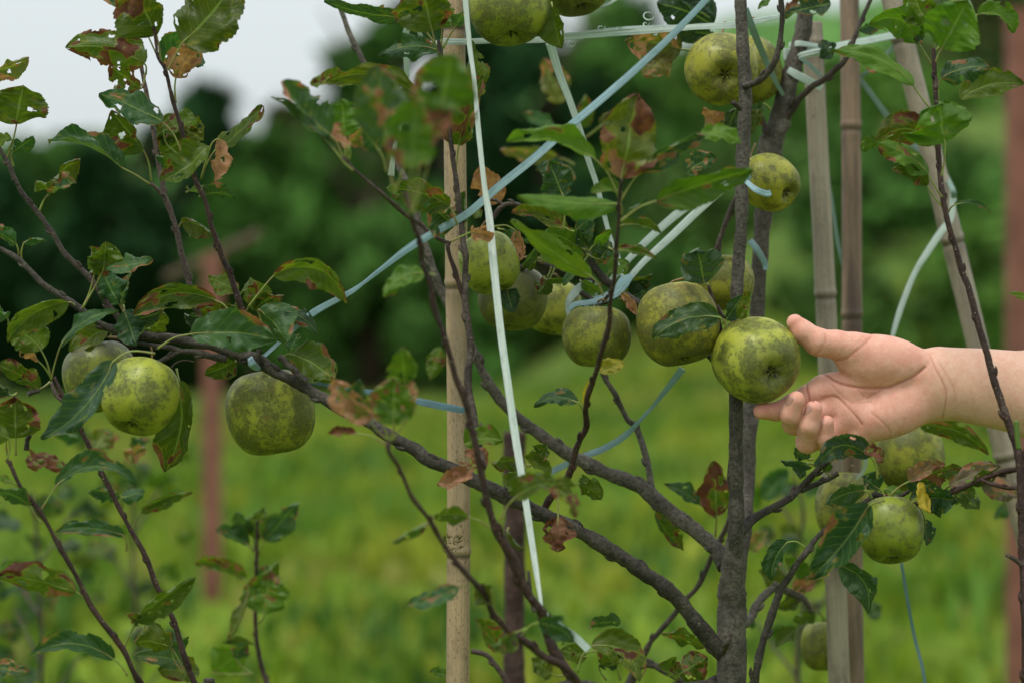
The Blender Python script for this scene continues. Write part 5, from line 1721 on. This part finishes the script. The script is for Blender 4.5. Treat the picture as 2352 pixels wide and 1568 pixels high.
red_post(487, 44, 3.6, 582, 1330, 'blurred red metal post with slanting cross bar at the left', ((380, 640), (600, 535)))
red_post(2358, 76, 2.6, 20, 1400, 'blurred red metal post at the right edge')

# hedge and trees far behind, one by one
def tree_at(u, vtop, Y, w, kind, label, seed, cat='tree', name='broadleaf_tree', **k):
    x = (u - 1176) * K * Y
    z0 = ground_z(x, min(Y, 90)) - 0.05
    h = CAM_Z - (vtop - 784) * K * Y - z0
    far_tree(name, x, Y, h, w * K * Y, kind, label, cat, seed, **k)

spec = [
    # u, vtop, Y, width(px), kind
    (-60, 330, 24, 330, 'dark', 'dark round tree at the far left edge of the tree line'),
    (120, 250, 28, 300, 'mid', 'mid-green tree with low crown, second from the left in the tree line'),
    (270, 275, 25, 260, 'dark', 'low dark tree in the dip of the tree line at left'),
    (430, 135, 27, 300, 'dark', 'tall narrow dark tree standing against the pale sky at left'),
    (600, 240, 24, 280, 'mid', 'broad tree right of the tall dark one, left of the grey-brown crown'),
    (690, 165, 30, 260, 'olive', 'grey-brown crowned tree against the white sky'),
    (850, -60, 27, 360, 'mid', 'tall green tree rising past the top of the picture left of the cane pole'),
    (1040, -120, 30, 400, 'dark', 'tall dark tree behind the cane pole'),
    (1250, -60, 28, 380, 'dark', 'dark tall tree between the cane pole and the diagonal blue strap'),
    (1430, -40, 36, 380, 'mid', 'green tree behind the level strap near the top'),
    (1560, 110, 40, 330, 'fresh', 'fresh green tree left of the trunk, below the white patch of sky'),
    (1740, 190, 44, 330, 'fresh', 'green tree behind the two uppermost apples on the trunk'),
    (1930, 170, 50, 330, 'fresh', 'pale green tree behind the upright bamboo poles'),
    (2110, 190, 54, 340, 'fresh', 'green tree behind the top of the slanted pole'),
    (2290, -90, 60, 480, 'olive', 'olive tree in the upper right corner'),
    (60, 520, 25.5, 420, 'dark', 'dark dense bush low at the left edge, in front of the tree line'),
    (330, 420, 27.0, 420, 'dark', 'dark dense bush behind the pale upright shoot'),
    (600, 520, 25.5, 420, 'mid', 'dark dense bush behind the left red post'),
    (850, 480, 27.0, 420, 'mid', 'green bush behind the diagonal blue strap'),
    (1040, 560, 24.0, 330, 'mid', 'dark bush behind the middle of the cane pole'),
    (1290, 430, 28.5, 400, 'fresh', 'green bush behind the knot in the middle'),
    (1560, 450, 31.5, 360, 'fresh', 'light green bush left of the trunk'),
    (2080, 480, 34.0, 150, 'mid', 'dark green bush right of the brown blotched pole'),
    (2160, 600, 24.0, 170, 'mid', 'green bush behind the wrist and the slanted pole'),
]
for i, (u, vt, Y, w, kd, lb) in enumerate(spec):
    bush = 'bush' in lb
    tree_at(u, vt, Y, w, kd, lb, 40 + i, cat='bush' if bush else 'tree', name='leafy_bush' if bush else 'broadleaf_tree',
            leaf=0.14 if bush else 0.20, n=2600 if bush else 2600, low=-0.05 if bush else 0.08)
# bushes dotted over the slope at right
rb = random.Random(77)
for i in range(15):
    u = rb.uniform(1420, 2420); Y = rb.uniform(15, 34)
    x = (u - 1176) * K * Y
    hgt = rb.uniform(0.5, 1.0) * (0.6 + Y * 0.022)
    t_ = far_tree('leafy_bush', x, Y, hgt, rb.uniform(0.8, 1.5) * (0.5 + Y * .03), rb.choice(['mid', 'fresh', 'slope', 'slope']), 'blurred low green bush on the slope behind the bamboo poles', 'bush', 300 + i, leaf=0.09, n=900, low=-0.05)
    t_['group'] = 'low bushes on the slope'
# the wooded ridge behind them, one mass
def ridge():
    V, F = [], []
    nx_ = 160; ny_ = 8
    for j in range(ny_ + 1):
        for i in range(nx_ + 1):
            u = -1400 + 5200 * i / nx_
            Y = 60 + 22 * j / ny_ + 3
            x = (u - 1176) * K * Y
            top = 6 + 3.0 * sm(u, 700, 1100) * (1 - sm(u, 1350, 1600)) + 1.2 * noise.noise(Vector((x * .12, 2, 0))) + 2.0 * (1 - sm(u, 500, 900))
            z = ground_z(x, 60) - 1 + top * math.sin(math.pi * (j / ny_) * 0.62) * 1.0 + 0.5 * noise.noise(Vector((x * .5, Y * .5, 5)))
            V.append((x, Y, z))
    for j in range(ny_):
        for i in range(nx_):
            a = j * (nx_ + 1) + i
            F.append((a, a + 1, a + nx_ + 2, a + nx_ + 1))
    o = link('wooded_hill', mesh('wooded_hill', V, F), CRM['mid'])
    tag(o, kind='structure')


ridge()
